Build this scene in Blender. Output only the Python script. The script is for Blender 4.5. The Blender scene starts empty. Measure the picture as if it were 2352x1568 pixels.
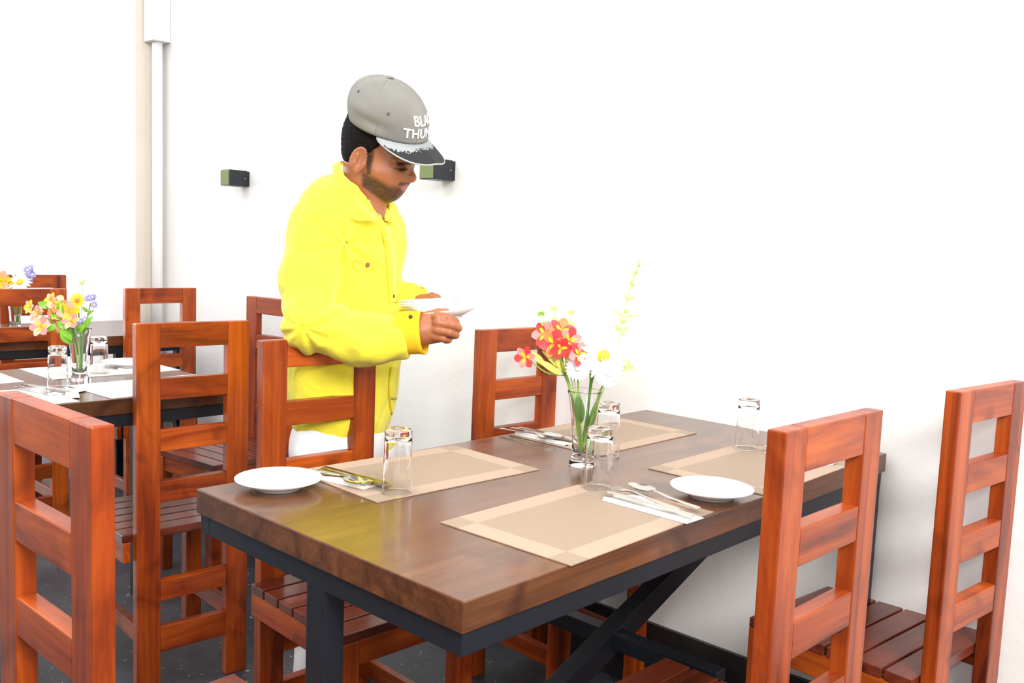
import bpy, bmesh, math, random
import numpy as np
from mathutils import Vector, Matrix, noise as mnoise

SC = bpy.context.scene
COL = SC.collection
S = 0.9                                   # metres per survey unit
def U(x, y, z): return Vector((S*x, S*y, S*(z+.155)))

# ---------------------------------------------------------------- camera
FPX, YAW, PITCH, ROLL = 2101.2, 0.75216, 0.10311, -0.03998
CAMP = U(0.881, -0.864, 1.256)
def cam_axes():
    f = np.array([-math.sin(YAW)*math.cos(PITCH), math.cos(YAW)*math.cos(PITCH), -math.sin(PITCH)])
    r = np.array([math.cos(YAW), math.sin(YAW), 0.]); d = np.cross(f, r)
    c, s = math.cos(ROLL), math.sin(ROLL)
    return c*r+s*d, -s*r+c*d, f
CR, CD, CF = cam_axes()
cam = bpy.data.objects.new('camera', bpy.data.cameras.new('camera'))
COL.objects.link(cam)
cam.data.sensor_width = 36; cam.data.lens = FPX/2352*36
M = Matrix.Identity(4)
for i in range(3):
    M[i][0] = CR[i]; M[i][1] = -CD[i]; M[i][2] = -CF[i]; M[i][3] = CAMP[i]
cam.matrix_world = M
cam.data.clip_start = 0.05
SC.camera = cam

# ---------------------------------------------------------------- light and exposure
SC.view_settings.view_transform = 'Standard'
SC.view_settings.look = 'None'
SC.view_settings.exposure = 0.0
SC.view_settings.gamma = 1.0
SC.view_settings.use_curve_mapping = False
world = bpy.data.worlds.new('world'); SC.world = world; world.use_nodes = True
bgn = world.node_tree.nodes['Background']
bgn.inputs[0].default_value = (0.93, 0.96, 1.0, 1); bgn.inputs[1].default_value = 0.42
def area(name, loc, target, size, power, color=(1, 1, 1), sy=None):
    l = bpy.data.lights.new(name, 'AREA'); l.energy = power; l.color = color
    l.shape = 'RECTANGLE'; l.size = size; l.size_y = sy or size
    o = bpy.data.objects.new(name, l); COL.objects.link(o); o.location = loc
    o.rotation_euler = (Vector(target)-Vector(loc)).to_track_quat('-Z', 'Y').to_euler()
    return o
area('key_light', (2.5, -.9, 2.9), (-.6, .9, .9), 1.5, 190, (1, .97, .93))
area('camera_flash', (1.0, -1.5, 1.62), (-1.2, 1.0, 1.2), .22, 17, (1, .99, .97))
area('ceiling_bounce', (-3.0, -.9, 3.3), (-3.0, .4, 0), 7.0, 150, (1, .99, .97), 2.2)

area('left_window_light', (-8.3, -1.2, 1.75), (-3.0, .2, .9), 3.4, 230, (.96, .98, 1), 2.4)

# ---------------------------------------------------------------- helpers
def tag(o, label=None, cat=None, group=None, kind=None):
    if label: o['label'] = label
    if cat: o['category'] = cat
    if group: o['group'] = group
    if kind: o['kind'] = kind
    return o
def empty(name, loc=(0, 0, 0), rz=0):
    o = bpy.data.objects.new(name, None); COL.objects.link(o); o.location = loc; o.rotation_euler = (0, 0, rz)
    o.empty_display_size = .05
    return o
def children(o): return [c for c in bpy.data.objects if c.parent == o]
def copy_tree(o, parent=None):
    c = o.copy(); COL.objects.link(c); c.parent = parent
    for ch in children(o): copy_tree(ch, c)
    return c

class MB:
    def __init__(s): s.v = []; s.f = []; s.m = []
    def add(s, vs, fs, mi=0):
        b = len(s.v); s.v += [tuple(v) for v in vs]; s.f += [tuple(b+i for i in f) for f in fs]; s.m += [mi]*len(fs)
    def box(s, a, b, mi=0, rot=None, org=(0, 0, 0)):
        vs = [Vector((x, y, z)) for x in (a[0], b[0]) for y in (a[1], b[1]) for z in (a[2], b[2])]
        if rot is not None: vs = [rot @ v + Vector(org) for v in vs]
        s.add(vs, [(0, 1, 3, 2), (4, 6, 7, 5), (0, 4, 5, 1), (2, 3, 7, 6), (0, 2, 6, 4), (1, 5, 7, 3)], mi)
    def lathe(s, prof, n=40, c=(0, 0, 0), mi=0, close=False):
        vs = []; fs = []
        for k in range(n):
            a = 2*math.pi*k/n
            for r, z in prof: vs.append((c[0]+r*math.cos(a), c[1]+r*math.sin(a), c[2]+z))
        m = len(prof)
        for k in range(n):
            k2 = (k+1) % n
            for j in range(m-1): fs.append((k*m+j, k2*m+j, k2*m+j+1, k*m+j+1))
            if close: fs.append((k*m+m-1, k2*m+m-1, k2*m, k*m))
        s.add(vs, fs, mi)
    def tube(s, pts, rad, n=8, mi=0, cap=True):
        pts = [Vector(p) for p in pts]
        if not hasattr(rad, '__len__'): rad = [rad]*len(pts)
        vs = []; fs = []; up = None
        for i, p in enumerate(pts):
            t = (pts[min(i+1, len(pts)-1)]-pts[max(i-1, 0)]).normalized()
            if up is None:
                up = Vector((0, 0, 1)) if abs(t.z) < .9 else Vector((1, 0, 0))
            a = t.cross(up).normalized(); up = a.cross(t).normalized()
            for k in range(n):
                an = 2*math.pi*k/n; vs.append(p+(a*math.cos(an)+up*math.sin(an))*rad[i])
        for i in range(len(pts)-1):
            for k in range(n): fs.append((i*n+k, i*n+(k+1) % n, (i+1)*n+(k+1) % n, (i+1)*n+k))
        if cap:
            fs.append(tuple(range(n))[::-1]); fs.append(tuple((len(pts)-1)*n+k for k in range(n)))
        s.add(vs, fs, mi)
    def build(s, name, mat, parent=None, smooth=False, bevel=0, seg=2, weld=False, sub=0):
        me = bpy.data.meshes.new(name); me.from_pydata(s.v, [], s.f)
        mats = mat if isinstance(mat, (list, tuple)) else [mat]
        for m in mats: me.materials.append(m)
        me.polygons.foreach_set('material_index', s.m)
        bm = bmesh.new(); bm.from_mesh(me)
        if weld: bmesh.ops.remove_doubles(bm, verts=bm.verts, dist=1e-5)
        bmesh.ops.recalc_face_normals(bm, faces=bm.faces)
        bm.to_mesh(me); bm.free()
        if smooth: me.polygons.foreach_set('use_smooth', [True]*len(me.polygons))
        me.update()
        o = bpy.data.objects.new(name, me); COL.objects.link(o); o.parent = parent
        if bevel:
            b = o.modifiers.new('bevel', 'BEVEL'); b.width = bevel; b.segments = seg; b.limit_method = 'ANGLE'
        if sub:
            b = o.modifiers.new('sub', 'SUBSURF'); b.levels = b.render_levels = sub
        return o

# ---------------------------------------------------------------- materials
def mat(name, col=(.8, .8, .8), rough=.5, **kw):
    m = bpy.data.materials.new(name); m.use_nodes = True
    b = m.node_tree.nodes['Principled BSDF']
    b.inputs['Base Color'].default_value = (*col, 1); b.inputs['Roughness'].default_value = rough
    for k, v in kw.items(): b.inputs[k.replace('_', ' ')].default_value = v
    return m, m.node_tree, b
def nd(nt, typ, **kw):
    n = nt.nodes.new(typ)
    for k, v in kw.items():
        if k.startswith('i_'): n.inputs[k[2:].replace('_', ' ')].default_value = v
        else: setattr(n, k, v)
    return n
def ramp(nt, stops, interp='LINEAR'):
    r = nt.nodes.new('ShaderNodeValToRGB'); r.color_ramp.interpolation = interp
    e = r.color_ramp.elements
    while len(e) < len(stops): e.new(.5)
    for k, (p, c) in enumerate(stops): e[k].position = p; e[k].color = (*c, 1)
    return r
def wood(name, axis, light, mid, dark, rough, scale=1.0, coat=.3, bump=.02, spec=.5, knots=.55):
    m, nt, b = mat(name, mid, rough)
    L = nt.links.new
    tc = nd(nt, 'ShaderNodeTexCoord'); oi = nd(nt, 'ShaderNodeObjectInfo')
    off = nd(nt, 'ShaderNodeVectorMath', operation='SCALE'); off.inputs['Scale'].default_value = 37.0
    cx = nd(nt, 'ShaderNodeCombineXYZ'); L(oi.outputs['Random'], cx.inputs[0]); L(oi.outputs['Random'], cx.inputs[1]); L(oi.outputs['Random'], cx.inputs[2])
    L(cx.outputs[0], off.inputs[0])
    ad = nd(nt, 'ShaderNodeVectorMath', operation='ADD'); L(tc.outputs['Object'], ad.inputs[0]); L(off.outputs[0], ad.inputs[1])
    mp = nd(nt, 'ShaderNodeMapping'); sc = [9*scale]*3; sc[axis] = .9*scale; mp.inputs['Scale'].default_value = sc
    L(ad.outputs[0], mp.inputs[0])
    n1 = nd(nt, 'ShaderNodeTexNoise', i_Scale=1.6, i_Detail=6.0, i_Roughness=.6, i_Distortion=.9); L(mp.outputs[0], n1.inputs[0])
    mp2 = nd(nt, 'ShaderNodeMapping'); sc = [60*scale]*3; sc[axis] = 2.0*scale; mp2.inputs['Scale'].default_value = sc
    L(ad.outputs[0], mp2.inputs[0])
    n2 = nd(nt, 'ShaderNodeTexNoise', i_Scale=2.0, i_Detail=3.0); L(mp2.outputs[0], n2.inputs[0])
    n3 = nd(nt, 'ShaderNodeTexNoise', i_Scale=5*scale, i_Detail=2.0, i_Distortion=1.5); L(ad.outputs[0], n3.inputs[0])
    r1 = ramp(nt, [(.28, dark), (.45, mid), (.68, light)]); L(n1.outputs[0], r1.inputs[0])
    r2 = ramp(nt, [(.35, (.72, .68, .66)), (.6, (1, 1, 1))]); L(n2.outputs[0], r2.inputs[0])
    r3 = ramp(nt, [(knots-.27, (.42, .33, .3)), (knots-.1, (1, 1, 1))]); L(n3.outputs[0], r3.inputs[0])
    m1 = nd(nt, 'ShaderNodeMix', data_type='RGBA', blend_type='MULTIPLY'); m1.inputs[0].default_value = .6
    L(r1.outputs[0], m1.inputs[6]); L(r2.outputs[0], m1.inputs[7])
    m2 = nd(nt, 'ShaderNodeMix', data_type='RGBA', blend_type='MULTIPLY'); m2.inputs[0].default_value = .8
    L(m1.outputs[2], m2.inputs[6]); L(r3.outputs[0], m2.inputs[7])
    hs = nd(nt, 'ShaderNodeHueSaturation'); L(m2.outputs[2], hs.inputs['Color'])
    mr = nd(nt, 'ShaderNodeMapRange'); mr.inputs['To Min'].default_value = .85; mr.inputs['To Max'].default_value = 1.15
    L(oi.outputs['Random'], mr.inputs[0]); L(mr.outputs[0], hs.inputs['Value'])
    L(hs.outputs[0], b.inputs['Base Color'])
    bp = nd(nt, 'ShaderNodeBump', i_Strength=.25, i_Distance=bump*.05); L(n2.outputs[0], bp.inputs['Height']); L(bp.outputs[0], b.inputs['Normal'])
    b.inputs['Coat Weight'].default_value = coat; b.inputs['Coat Roughness'].default_value = .12
    b.inputs['Specular IOR Level'].default_value = spec
    return m
CL, CM, CK = (.54, .105, .009), (.31, .044, .005), (.09, .012, .003)
WZ = wood('teak_upright', 2, CL, CM, CK, .38, coat=.12, spec=.35)
WY = wood('teak_crosswise', 1, CL, CM, CK, .38, coat=.12, spec=.35)
WX = wood('teak_lengthwise', 0, CL, CM, CK, .38, coat=.12, spec=.35)
WSEAT = wood('teak_seat', 1, (.22, .040, .014), (.14, .024, .010), (.06, .012, .006), .3)
TL, TM, TK = (.21, .088, .032), (.125, .047, .019), (.06, .022, .012)
TTOP = wood('walnut_top', 1, (.165, .066, .026), (.110, .041, .017), (.065, .025, .012), .25, 1.0, .25, .001, .42)
TEDGE = wood('walnut_edge', 1, (.16, .054, .017), (.085, .028, .009), (.04, .013, .005), .4, 1.3, .2)
STEEL, nt_, b_ = mat('black_steel', (.011, .014, .020), .42, Metallic=.0, Specular_IOR_Level=.35)

def noisecol(name, c1, c2, scale, rough, detail=4, lo=.4, hi=.6, bump=0, spec=.5, coat=0):
    m, nt, b = mat(name, c1, rough); L = nt.links.new
    tc = nd(nt, 'ShaderNodeTexCoord')
    n = nd(nt, 'ShaderNodeTexNoise', i_Scale=scale, i_Detail=float(detail)); L(tc.outputs['Object'], n.inputs[0])
    r = ramp(nt, [(lo, c1), (hi, c2)]); L(n.outputs[0], r.inputs[0]); L(r.outputs[0], b.inputs['Base Color'])
    b.inputs['Specular IOR Level'].default_value = spec; b.inputs['Coat Weight'].default_value = coat
    if bump:
        n2 = nd(nt, 'ShaderNodeTexNoise', i_Scale=scale*12, i_Detail=3.0); L(tc.outputs['Object'], n2.inputs[0])
        bp = nd(nt, 'ShaderNodeBump', i_Strength=.35, i_Distance=bump); L(n2.outputs[0], bp.inputs['Height']); L(bp.outputs[0], b.inputs['Normal'])
    return m
WALL = noisecol('white_plaster', (.86, .855, .84), (.90, .895, .885), 2.5, .9, 3, bump=.004)
WALL_SHADE = noisecol('shaded_plaster', (.72, .66, .57), (.75, .69, .60), 2.5, .9, 3, bump=.004)  # wall plaster again, the shade on the return put into a darker cream
SKIRT = noisecol('black_skirting', (.016, .015, .014), (.03, .027, .025), 6, .35)
# floor: dark polished cement with pale flecks
FLOOR, nt, b = mat('dark_cement', (.05, .055, .065), .42); Lk = nt.links.new
tc = nd(nt, 'ShaderNodeTexCoord')
n1 = nd(nt, 'ShaderNodeTexNoise', i_Scale=3.0, i_Detail=8.0, i_Roughness=.65); Lk(tc.outputs['Object'], n1.inputs[0])
r1 = ramp(nt, [(.3, (.028, .030, .038)), (.5, (.052, .055, .066)), (.7, (.085, .088, .10))]); Lk(n1.outputs[0], r1.inputs[0])
vo = nd(nt, 'ShaderNodeTexNoise', i_Scale=42.0, i_Detail=2.0, i_Distortion=2.0); Lk(tc.outputs['Object'], vo.inputs[0])
r2 = ramp(nt, [(.69, (0, 0, 0)), (.715, (1, 1, 1))]); Lk(vo.outputs[0], r2.inputs[0])
mx = nd(nt, 'ShaderNodeMix', data_type='RGBA'); Lk(r2.outputs[0], mx.inputs[0]); Lk(r1.outputs[0], mx.inputs[6]); mx.inputs[7].default_value = (.42, .44, .47, 1)
Lk(mx.outputs[2], b.inputs['Base Color'])
LAMPB = mat('lamp_black', (.012, .014, .02), .35)[0]
LAMPG = mat('lamp_lens', (.20, .25, .11), .7, Specular_IOR_Level=.15)[0]
PORC = mat('white_porcelain', (.93, .93, .92), .16, Coat_Weight=.5)[0]
PAPER = mat('white_paper', (.92, .92, .91), .8)[0]
CHROME = mat('cutlery_steel', (.62, .60, .56), .16, Metallic=1.0)[0]
GLASS = mat('clear_glass', (1, 1, 1), .0, Transmission_Weight=1.0, IOR=1.47)[0]
PVC = mat('white_pvc', (.86, .85, .85), .35)[0]
# woven placemat : checker of two warp / weft tones from its own object coordinates
def placemat_mat(name, c1, c2, hx, hy, bx, by):
    m, nt, b = mat(name, c1, .62); L = nt.links.new
    tc = nd(nt, 'ShaderNodeTexCoord'); sp = nd(nt, 'ShaderNodeSeparateXYZ'); L(tc.outputs['Object'], sp.inputs[0])
    def inside(sock, lim):
        a = nd(nt, 'ShaderNodeMath', operation='ABSOLUTE'); L(sock, a.inputs[0])
        c = nd(nt, 'ShaderNodeMath', operation='LESS_THAN'); L(a.outputs[0], c.inputs[0]); c.inputs[1].default_value = lim; return c.outputs[0]
    ix, iy = inside(sp.outputs[0], hx-bx), inside(sp.outputs[1], hy-by)
    eq = nd(nt, 'ShaderNodeMath', operation='COMPARE'); L(ix, eq.inputs[0]); L(iy, eq.inputs[1]); eq.inputs[2].default_value = .1
    w1 = nd(nt, 'ShaderNodeTexWave', i_Scale=110.0, i_Distortion=0.0); w1.bands_direction = 'X'; L(tc.outputs['Object'], w1.inputs[0])
    w2 = nd(nt, 'ShaderNodeTexWave', i_Scale=110.0, i_Distortion=0.0); w2.bands_direction = 'Y'; L(tc.outputs['Object'], w2.inputs[0])
    mx = nd(nt, 'ShaderNodeMix', data_type='RGBA'); L(eq.outputs[0], mx.inputs[0]); mx.inputs[6].default_value = (*c2, 1); mx.inputs[7].default_value = (*c1, 1)
    L(mx.outputs[2], b.inputs['Base Color'])
    ml = nd(nt, 'ShaderNodeMath', operation='MULTIPLY'); L(w1.outputs[1], ml.inputs[0]); L(w2.outputs[1], ml.inputs[1])
    bp = nd(nt, 'ShaderNodeBump', i_Strength=.3, i_Distance=.0006); L(ml.outputs[0], bp.inputs['Height']); L(bp.outputs[0], b.inputs['Normal'])
    return m
MHX, MHY = .15*S*.993, .225*S*.993
MATT = placemat_mat('woven_tan', (.345, .255, .185), (.45, .325, .24), MHX, MHY, .042, .042)
MATW = placemat_mat('woven_pale', (.66, .63, .62), (.82, .80, .80), MHX, MHY, .04, .04)

# ---------------------------------------------------------------- room
def slab(name, a, b, m, **k):
    mb = MB(); mb.box(a, b); o = mb.build(name, m); tag(o, kind='structure', **k); return o
WY_ = S*1.543                                # plane of the long white wall
XC = S*-4.10                                 # corner where the wall steps forward
YS = S*1.40
slab('floor', (-9, -5, -.06), (4.5, WY_+.2, 0), FLOOR)
slab('wall_back', (XC, WY_, 0), (4.5, WY_+.15, 3.6), WALL)
# the wall steps forward on the left: return face with its shade painted in as cream, white front face
mb = MB(); mb.box((XC-.02, YS+.001, 0), (XC, WY_+.15, 3.6)); tag(mb.build('wall_return', WALL_SHADE), kind='structure')
slab('wall_left', (-9, YS, 0), (XC-.02, WY_+.15, 3.6), WALL)
slab('baseboard_back', (XC+.03, WY_-.012, 0), (4.5, WY_, S*(.073+.155)), SKIRT)
# pipe in the corner
o = empty('drain_pipe', (XC+.055, WY_-.045, 0)); tag(o, 'thin white plastic conduit running down the wall corner into a box', 'pipe')
mb = MB(); mb.tube([(0, 0, .3), (0, 0, 2.19)], .026, 20); mb.build('pipe', PVC, o, smooth=True)
mb = MB(); mb.box((-.05, -.045, 2.19), (.05, .044, 3.4)); mb.build('junction_box', PVC, o, bevel=.004)

def wall_lamp(x, label):
    z = S*(1.533+.155)
    o = empty('wall_lamp', (x, WY_, z)); tag(o, label, 'wall lamp', 'black cube lamps on the white wall')
    hw, hh, d = .034, .0325, .098
    mb = MB(); mb.box((-hw, -.012, -hh), (hw, 0, hh)); mb.build('back_plate', LAMPB, o, bevel=.001)
    mb = MB(); mb.box((-hw-.002, -d, -hh-.002), (hw+.002, -.014, hh+.002)); mb.build('housing', LAMPB, o, bevel=.0015)
    mb = MB(); mb.box((-hw+.001, -d-.005, -hh+.001), (hw-.001, -d, hh-.001)); mb.build('front_panel', LAMPG, o, bevel=.001)
    mb = MB(); mb.tube([(hw+.002, -.024, 0), (hw+.0045, -.024, 0)], .0025, 10); mb.build('screw', CHROME, o)
wall_lamp(S*-3.168-.036, 'small black cube wall lamp, the further one, left of the man in yellow')
wall_lamp(S*-1.699-.036, 'black cube wall lamp half hidden behind the peak of the cap')

# ---------------------------------------------------------------- chairs
cw, ct, cpw = .353*S, .030, .071*S
zt = S*(.991+.155)
def zz(u): return S*(u+.155)
RAILS = [(.991, .918), (.826, .762), (.670, .606), (.514, .450), (.358, .298), (.205, .142), (.058, -.020)]
def make_chair():
    r = empty('dining_chair')
    for sy in (1, -1):
        y0, y1 = sorted((sy*cw/2, sy*(cw/2-cpw)))
        mb = MB(); mb.box((0, y0, 0), (ct, y1, zt)); mb.build('back_post', WZ, r, bevel=.0025)
    for k, (a, b) in enumerate(RAILS[:4]+RAILS[5:]):
        mb = MB(); mb.box((.0008, -cw/2+cpw, zz(b)), (ct-.0008, cw/2-cpw, zz(a)))
        mb.build('back_rail' if k < 4 else 'lower_rail', WY, r, bevel=.002)
    sw = cw/2+.030*S; d = .452*S; zs = zz(.357); th = .022
    # slatted seat
    mb = MB(); n = 6; x0 = ct+.002; gap = .006; w = (d-x0-gap*(n-1))/n
    for k in range(n):
        a = x0+k*(w+gap); ys = sw if a > .06 else sw
        mb.box((a, -ys, zs-th), (a+w, ys, zs))
    mb.build('seat', WSEAT, r, bevel=.002)
    ah = .062*S
    mb = MB(); mb.box((d-.024, -sw+.045, zs-th-ah), (d-.004, sw-.045, zs-th)); mb.build('seat_apron', WY, r, bevel=.002)
    for s in (1, -1):
        y0, y1 = sorted((s*(sw-.002), s*(sw-.022)))
        mb = MB(); mb.box((ct+.001, y0, zs-th-ah), (d-.04, y1, zs-th)); mb.build('side_apron', WX, r, bevel=.002)
        y0, y1 = sorted((s*(sw), s*(sw-.050)))
        mb = MB(); mb.box((d-.040, y0, 0), (d, y1, zs-th)); mb.build('leg', WZ, r, bevel=.0025)
        y0, y1 = sorted((s*(cw/2-.012), s*(cw/2-.034)))
        mb = MB(); mb.box((ct, y0, zz(.010)), (d-.038, y1, zz(.062))); mb.build('stretcher', WX, r, bevel=.002)
    return r
chair0 = make_chair()
CHAIRS = [
 ((.256, .607), 178.26, 'orange teak ladder-back chair at the right table edge, the nearer of the two there', 'chairs around the near table'),
 ((.294, 1.337), 174.1, 'teak ladder-back chair beside the white wall, furthest right', 'chairs around the near table'),
 ((-.539, -.365), 91.2, 'teak ladder-back chair at the near left corner, cut off by the frame edge', 'chairs around the near table'),
 ((-1.196, .578), -2.75, 'teak ladder-back chair directly in front of the man in yellow, its top under his arm', 'chairs around the near table'),
 ((-1.168, 1.338), -3.66, 'teak ladder-back chair behind the red flowers, against the white wall', 'chairs around the near table'),
 ((-1.699, .491), 176.14, 'tall teak ladder-back chair left of the near table, seen down to its feet', 'chairs around the tables behind'),
 ((-3.35, 1.186), 180, 'small teak chair back standing in front of the white pipe corner', 'chairs around the tables behind'),
 ((-3.35, .570), 180, 'teak chair back behind the orange and purple flowers, cut off by the left edge', 'chairs around the tables behind'),
 ((-4.65, 1.05), 0, 'furthest teak chair, its top showing above the other chair at the left edge', 'chairs around the tables behind'),
 ((-2.60, 1.345), -85, 'teak chair between the tables, partly hidden by the yellow shirt', 'chairs around the tables behind'),
]
for i, ((x, y), a, lab, g) in enumerate(CHAIRS):
    o = chair0 if i == 0 else copy_tree(chair0)
    o.location = (S*x, S*y, 0); o.rotation_euler = (0, 0, math.radians(a)); tag(o, lab, 'chair', g)

# ---------------------------------------------------------------- tables
ZT = zz(.76)
TW, TLn = S*.759, S*1.523
def make_table():
    r = empty('dining_table')                # origin: near right corner at the floor, top spans -x and +y
    th = .048*S; fh = .038*S
    mb = MB(); mb.box((-TW, 0, ZT-th), (0, TLn, ZT))
    o = mb.build('tabletop', [TTOP, TEDGE], r, bevel=.002)
    for p in o.data.polygons:
        if abs(p.normal.z) < .5: p.material_index = 1
    z1 = ZT-th; z0 = z1-fh; t = .03
    mb = MB()
    mb.box((-.006-t, .006, z0), (-.006, TLn-.006, z1)); mb.box((-TW+.006, .006, z0), (-TW+.006+t, TLn-.006, z1))
    mb.box((-TW+.006+t, .006, z0), (-.006-t, .006+t, z1)); mb.box((-TW+.006+t, TLn-.006-t, z0), (-.006-t, TLn-.006, z1))
    mb.build('steel_frame', STEEL, r, bevel=.0015)
    xm = -S*.366
    mb = MB(); mb.box((xm-.024, .008, 0), (xm+.024, .045, z0)); mb.build('leg', STEEL, r, bevel=.002)
    for x in (-.006-.04, -TW+.006):
        mb = MB(); mb.box((x, TLn-.008-.04, 0), (x+.04, TLn-.008, z0)); mb.build('leg', STEEL, r, bevel=.002)
    a = Vector((xm, .045, zz(.030))); b = Vector((xm, TLn-.03, zz(.578)))
    dv = (b-a).normalized(); up = dv.cross(Vector((1, 0, 0))).normalized()
    R = Matrix((dv, Vector((1, 0, 0)), up)).transposed()
    mb = MB(); mb.box((0, -.020, -.026), ((b-a).length, .020, .026), rot=R, org=a); mb.build('diagonal_brace', STEEL, r, bevel=.0015)
    y = S*.84
    mb = MB(); mb.box((-TW+.06, y-.006, zz(.32)), (-.06, y+.03, zz(.36))); mb.build('cross_bar', STEEL, r, bevel=.0015)
    return r
t0 = make_table(); tag(t0, 'large dark wood table with black steel frame in the foreground', 'table', 'wooden dining tables')
t1 = copy_tree(t0); t1.location = (S*-1.80, S*-.80, 0); tag(t1, 'dark wood table at the left with a shiny reflecting top, behind the nearest chair', 'table', 'wooden dining tables')
t2 = copy_tree(t0); t2.location = (S*-3.43, S*-.11, 0); tag(t2, 'furthest dark wood table at the left, mostly hidden by chairs', 'table', 'wooden dining tables')
t2.location = (S*-3.44, S*-.16, 0)
for t_ in (t1, t2):                       # no brace shows under the tables behind
    for c_ in children(t_):
        if c_.name.startswith(('diagonal_brace', 'cross_bar')): bpy.data.objects.remove(c_)

# ---------------------------------------------------------------- tableware
def placemat(x, y, rz, m, label, g):
    mb = MB(); mb.box((-MHX, -MHY, 0), (MHX, MHY, .0016))
    o = mb.build('placemat', m); o.location = (S*x, S*y, ZT+.0004); o.rotation_euler = (0, 0, rz); tag(o, label, 'placemat', g); return o
G1 = 'woven placemats on the near table'
placemat(-.148, .447, .024, MATT, 'tan woven placemat nearest the camera, with a checkered border', G1)
placemat(-.600, .441, -.042, MATT, 'tan woven placemat in front of the man, beside the left plate', G1)
placemat(-.598, 1.101, .003, MATT, 'tan woven placemat behind the flower vase, at the back of the table', G1)
placemat(-.148, 1.093, .012, MATT, 'tan woven placemat beside the right plate, close to the wall', G1)
G2 = 'pale placemats on the table at the left'
placemat(-1.96, .16-.19, 0, MATW, 'pale placemat at the near end of the left table', G2)
placemat(-1.97, .50, .05, MATW, 'pale placemat behind the tall ladder-back chair on the left table', G2)
placemat(-2.40, .50, 0, MATW, 'pale placemat under the plate on the left table', G2)
placemat(-2.40, -.03, 0, MATW, 'pale placemat at the left edge of the picture on the left table', G2)

def tumbler_mesh():
    h = .113*S/.86*.985; r0 = .0262*S/.86; r1 = .0232*S/.86          # upside down: mouth on the table, heavy foot on top
    t = .0015; zf = h*.865
    outer = [(r0-t*.5, 0), (r0-.0003, .0004), (r0, .0012), (r0-.0001, .004), (r1+.0012, h*.5), (r1+.0004, h*.80), (r1, h*.88), (r1, h-.004), (r1-.0008, h-.0012), (r1-.003, h-.0001), (r1*.6, h-.0010), (.0002, h-.0025)]
    inner = [(.0002, zf+.001), (r1*.55, zf), (r1-t-.004, zf-.0015), (r1-t-.0004, zf-.006), (r1-t+.0004, h*.78), (r1+.0012-t, h*.5), (r0-t-.0001, .004), (r0-t, .0012), (r0-t*.8, .0003), (r0-t*.5, 0)]
    mb = MB(); mb.lathe(outer+inner, 56); return mb
g0 = None
def tumbler(x, y, z, label, g):
    global g0
    if g0 is None:
        g0 = tumbler_mesh().build('drinking_glass', GLASS, smooth=True, weld=True); o = g0
    else:
        o = g0.copy(); COL.objects.link(o)
    o.location = (S*x, S*y, z); tag(o, label, 'glass', g)
zg = ZT+.0022
GT = 'upturned glasses on the near table'
tumbler(-.488, .283, zg, 'upturned clear glass beside the left plate, on the placemat before the man', GT)
tumbler(-.256, .630, zg, 'upturned clear glass in front of the flower vase', GT)
tumbler(-.435, .895, zg, 'upturned clear glass half hidden behind the flower vase', GT)
tumbler(-.258, 1.255, zg, 'upturned clear glass on the far right, against the bright wall', GT)
GT2 = 'upturned glasses on the left table'
tumbler(-2.085, .235, zg, 'upturned glass left of the vase on the left table', GT2)
tumbler(-2.30, .452, zg, 'upturned glass right of the vase on the left table', GT2)
tumbler(-2.02, -.02, zg, 'upturned glass at the near end of the left table, behind the nearest chair', GT2)

PR = .0735*S/.86
def plate_mb():
    prof = [(.0001, .0055), (PR*.52, .0057), (PR*.60, .0075), (PR*.97, .0188), (PR*.99, .0195), (PR, .0190), (PR*.995, .0175), (PR*.62, .0050),
            (PR*.56, .0035), (PR*.55, .0), (PR*.50, .0), (PR*.49, .003), (.0001, .0032)]
    mb = MB(); mb.lathe(prof, 72); return mb
pl0 = plate_mb().build('plate', PORC, smooth=True, weld=True)
def plate(loc, label, g, rot=(0, 0, 0), first=[True]):
    if first[0]: o = pl0; first[0] = False
    else: o = pl0.copy(); COL.objects.link(o)
    o.location = loc; o.rotation_euler = rot; tag(o, label, 'plate', g); return o
plate((S*-.668, S*.128, ZT+.0005), 'round white plate at the left corner of the near table', 'white plates on the near table')
plate((S*-.072, S*.775, ZT+.0005), 'round white plate on the right of the near table beside the fork and spoon', 'white plates on the near table')
plate((S*-2.42, S*.60, ZT+.0025), 'white plate on the left table behind its glass', 'white plates on the left table')

# cutlery -----------------------------------------------------------
def flat_strip(mb, stations, th=.0016):
    # stations : (x, halfwidth, z)
    vs = []; fs = []; n = len(stations)
    for x, w, z in stations:
        for y, dz in ((-w, 0), (0, -.0004), (w, 0)): vs.append((x, y, z+dz))
        for y, dz in ((w, 0), (0, -.0004), (-w, 0)): vs.append((x, y, z+dz+th))
    for i in range(n-1):
        for k in range(6): fs.append((i*6+k, i*6+(k+1) % 6, (i+1)*6+(k+1) % 6, (i+1)*6+k))
    fs.append(tuple(range(6))); fs.append(tuple((n-1)*6+k for k in range(6)))
    mb.add(vs, fs)
HST = [(-.085, .0050, .001), (-.080, .0068, .0012), (-.055, .0052, .0016), (-.020, .0034, .003), (.008, .0026, .006), (.022, .0026, .007)]
def fork_mb():
    mb = MB(); flat_strip(mb, HST+[(.034, .0040, .0060), (.042, .0098, .0045), (.056, .0110, .0030)])
    for k in range(4):
        y = (k-1.5)*.0062; mb.box((.054, y-.0013, .003), (.066, y+.0013, .0044)); 
        mb.add([(.066, y-.0013, .003), (.066, y+.0013, .003), (.066, y+.0013, .0044), (.066, y-.0013, .0044), (.090, y, .0052), (.090, y+.0006, .0056)],
               [(0, 1, 4), (1, 2, 5, 4), (2, 3, 5), (3, 0, 4, 5)])
    return mb
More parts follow.
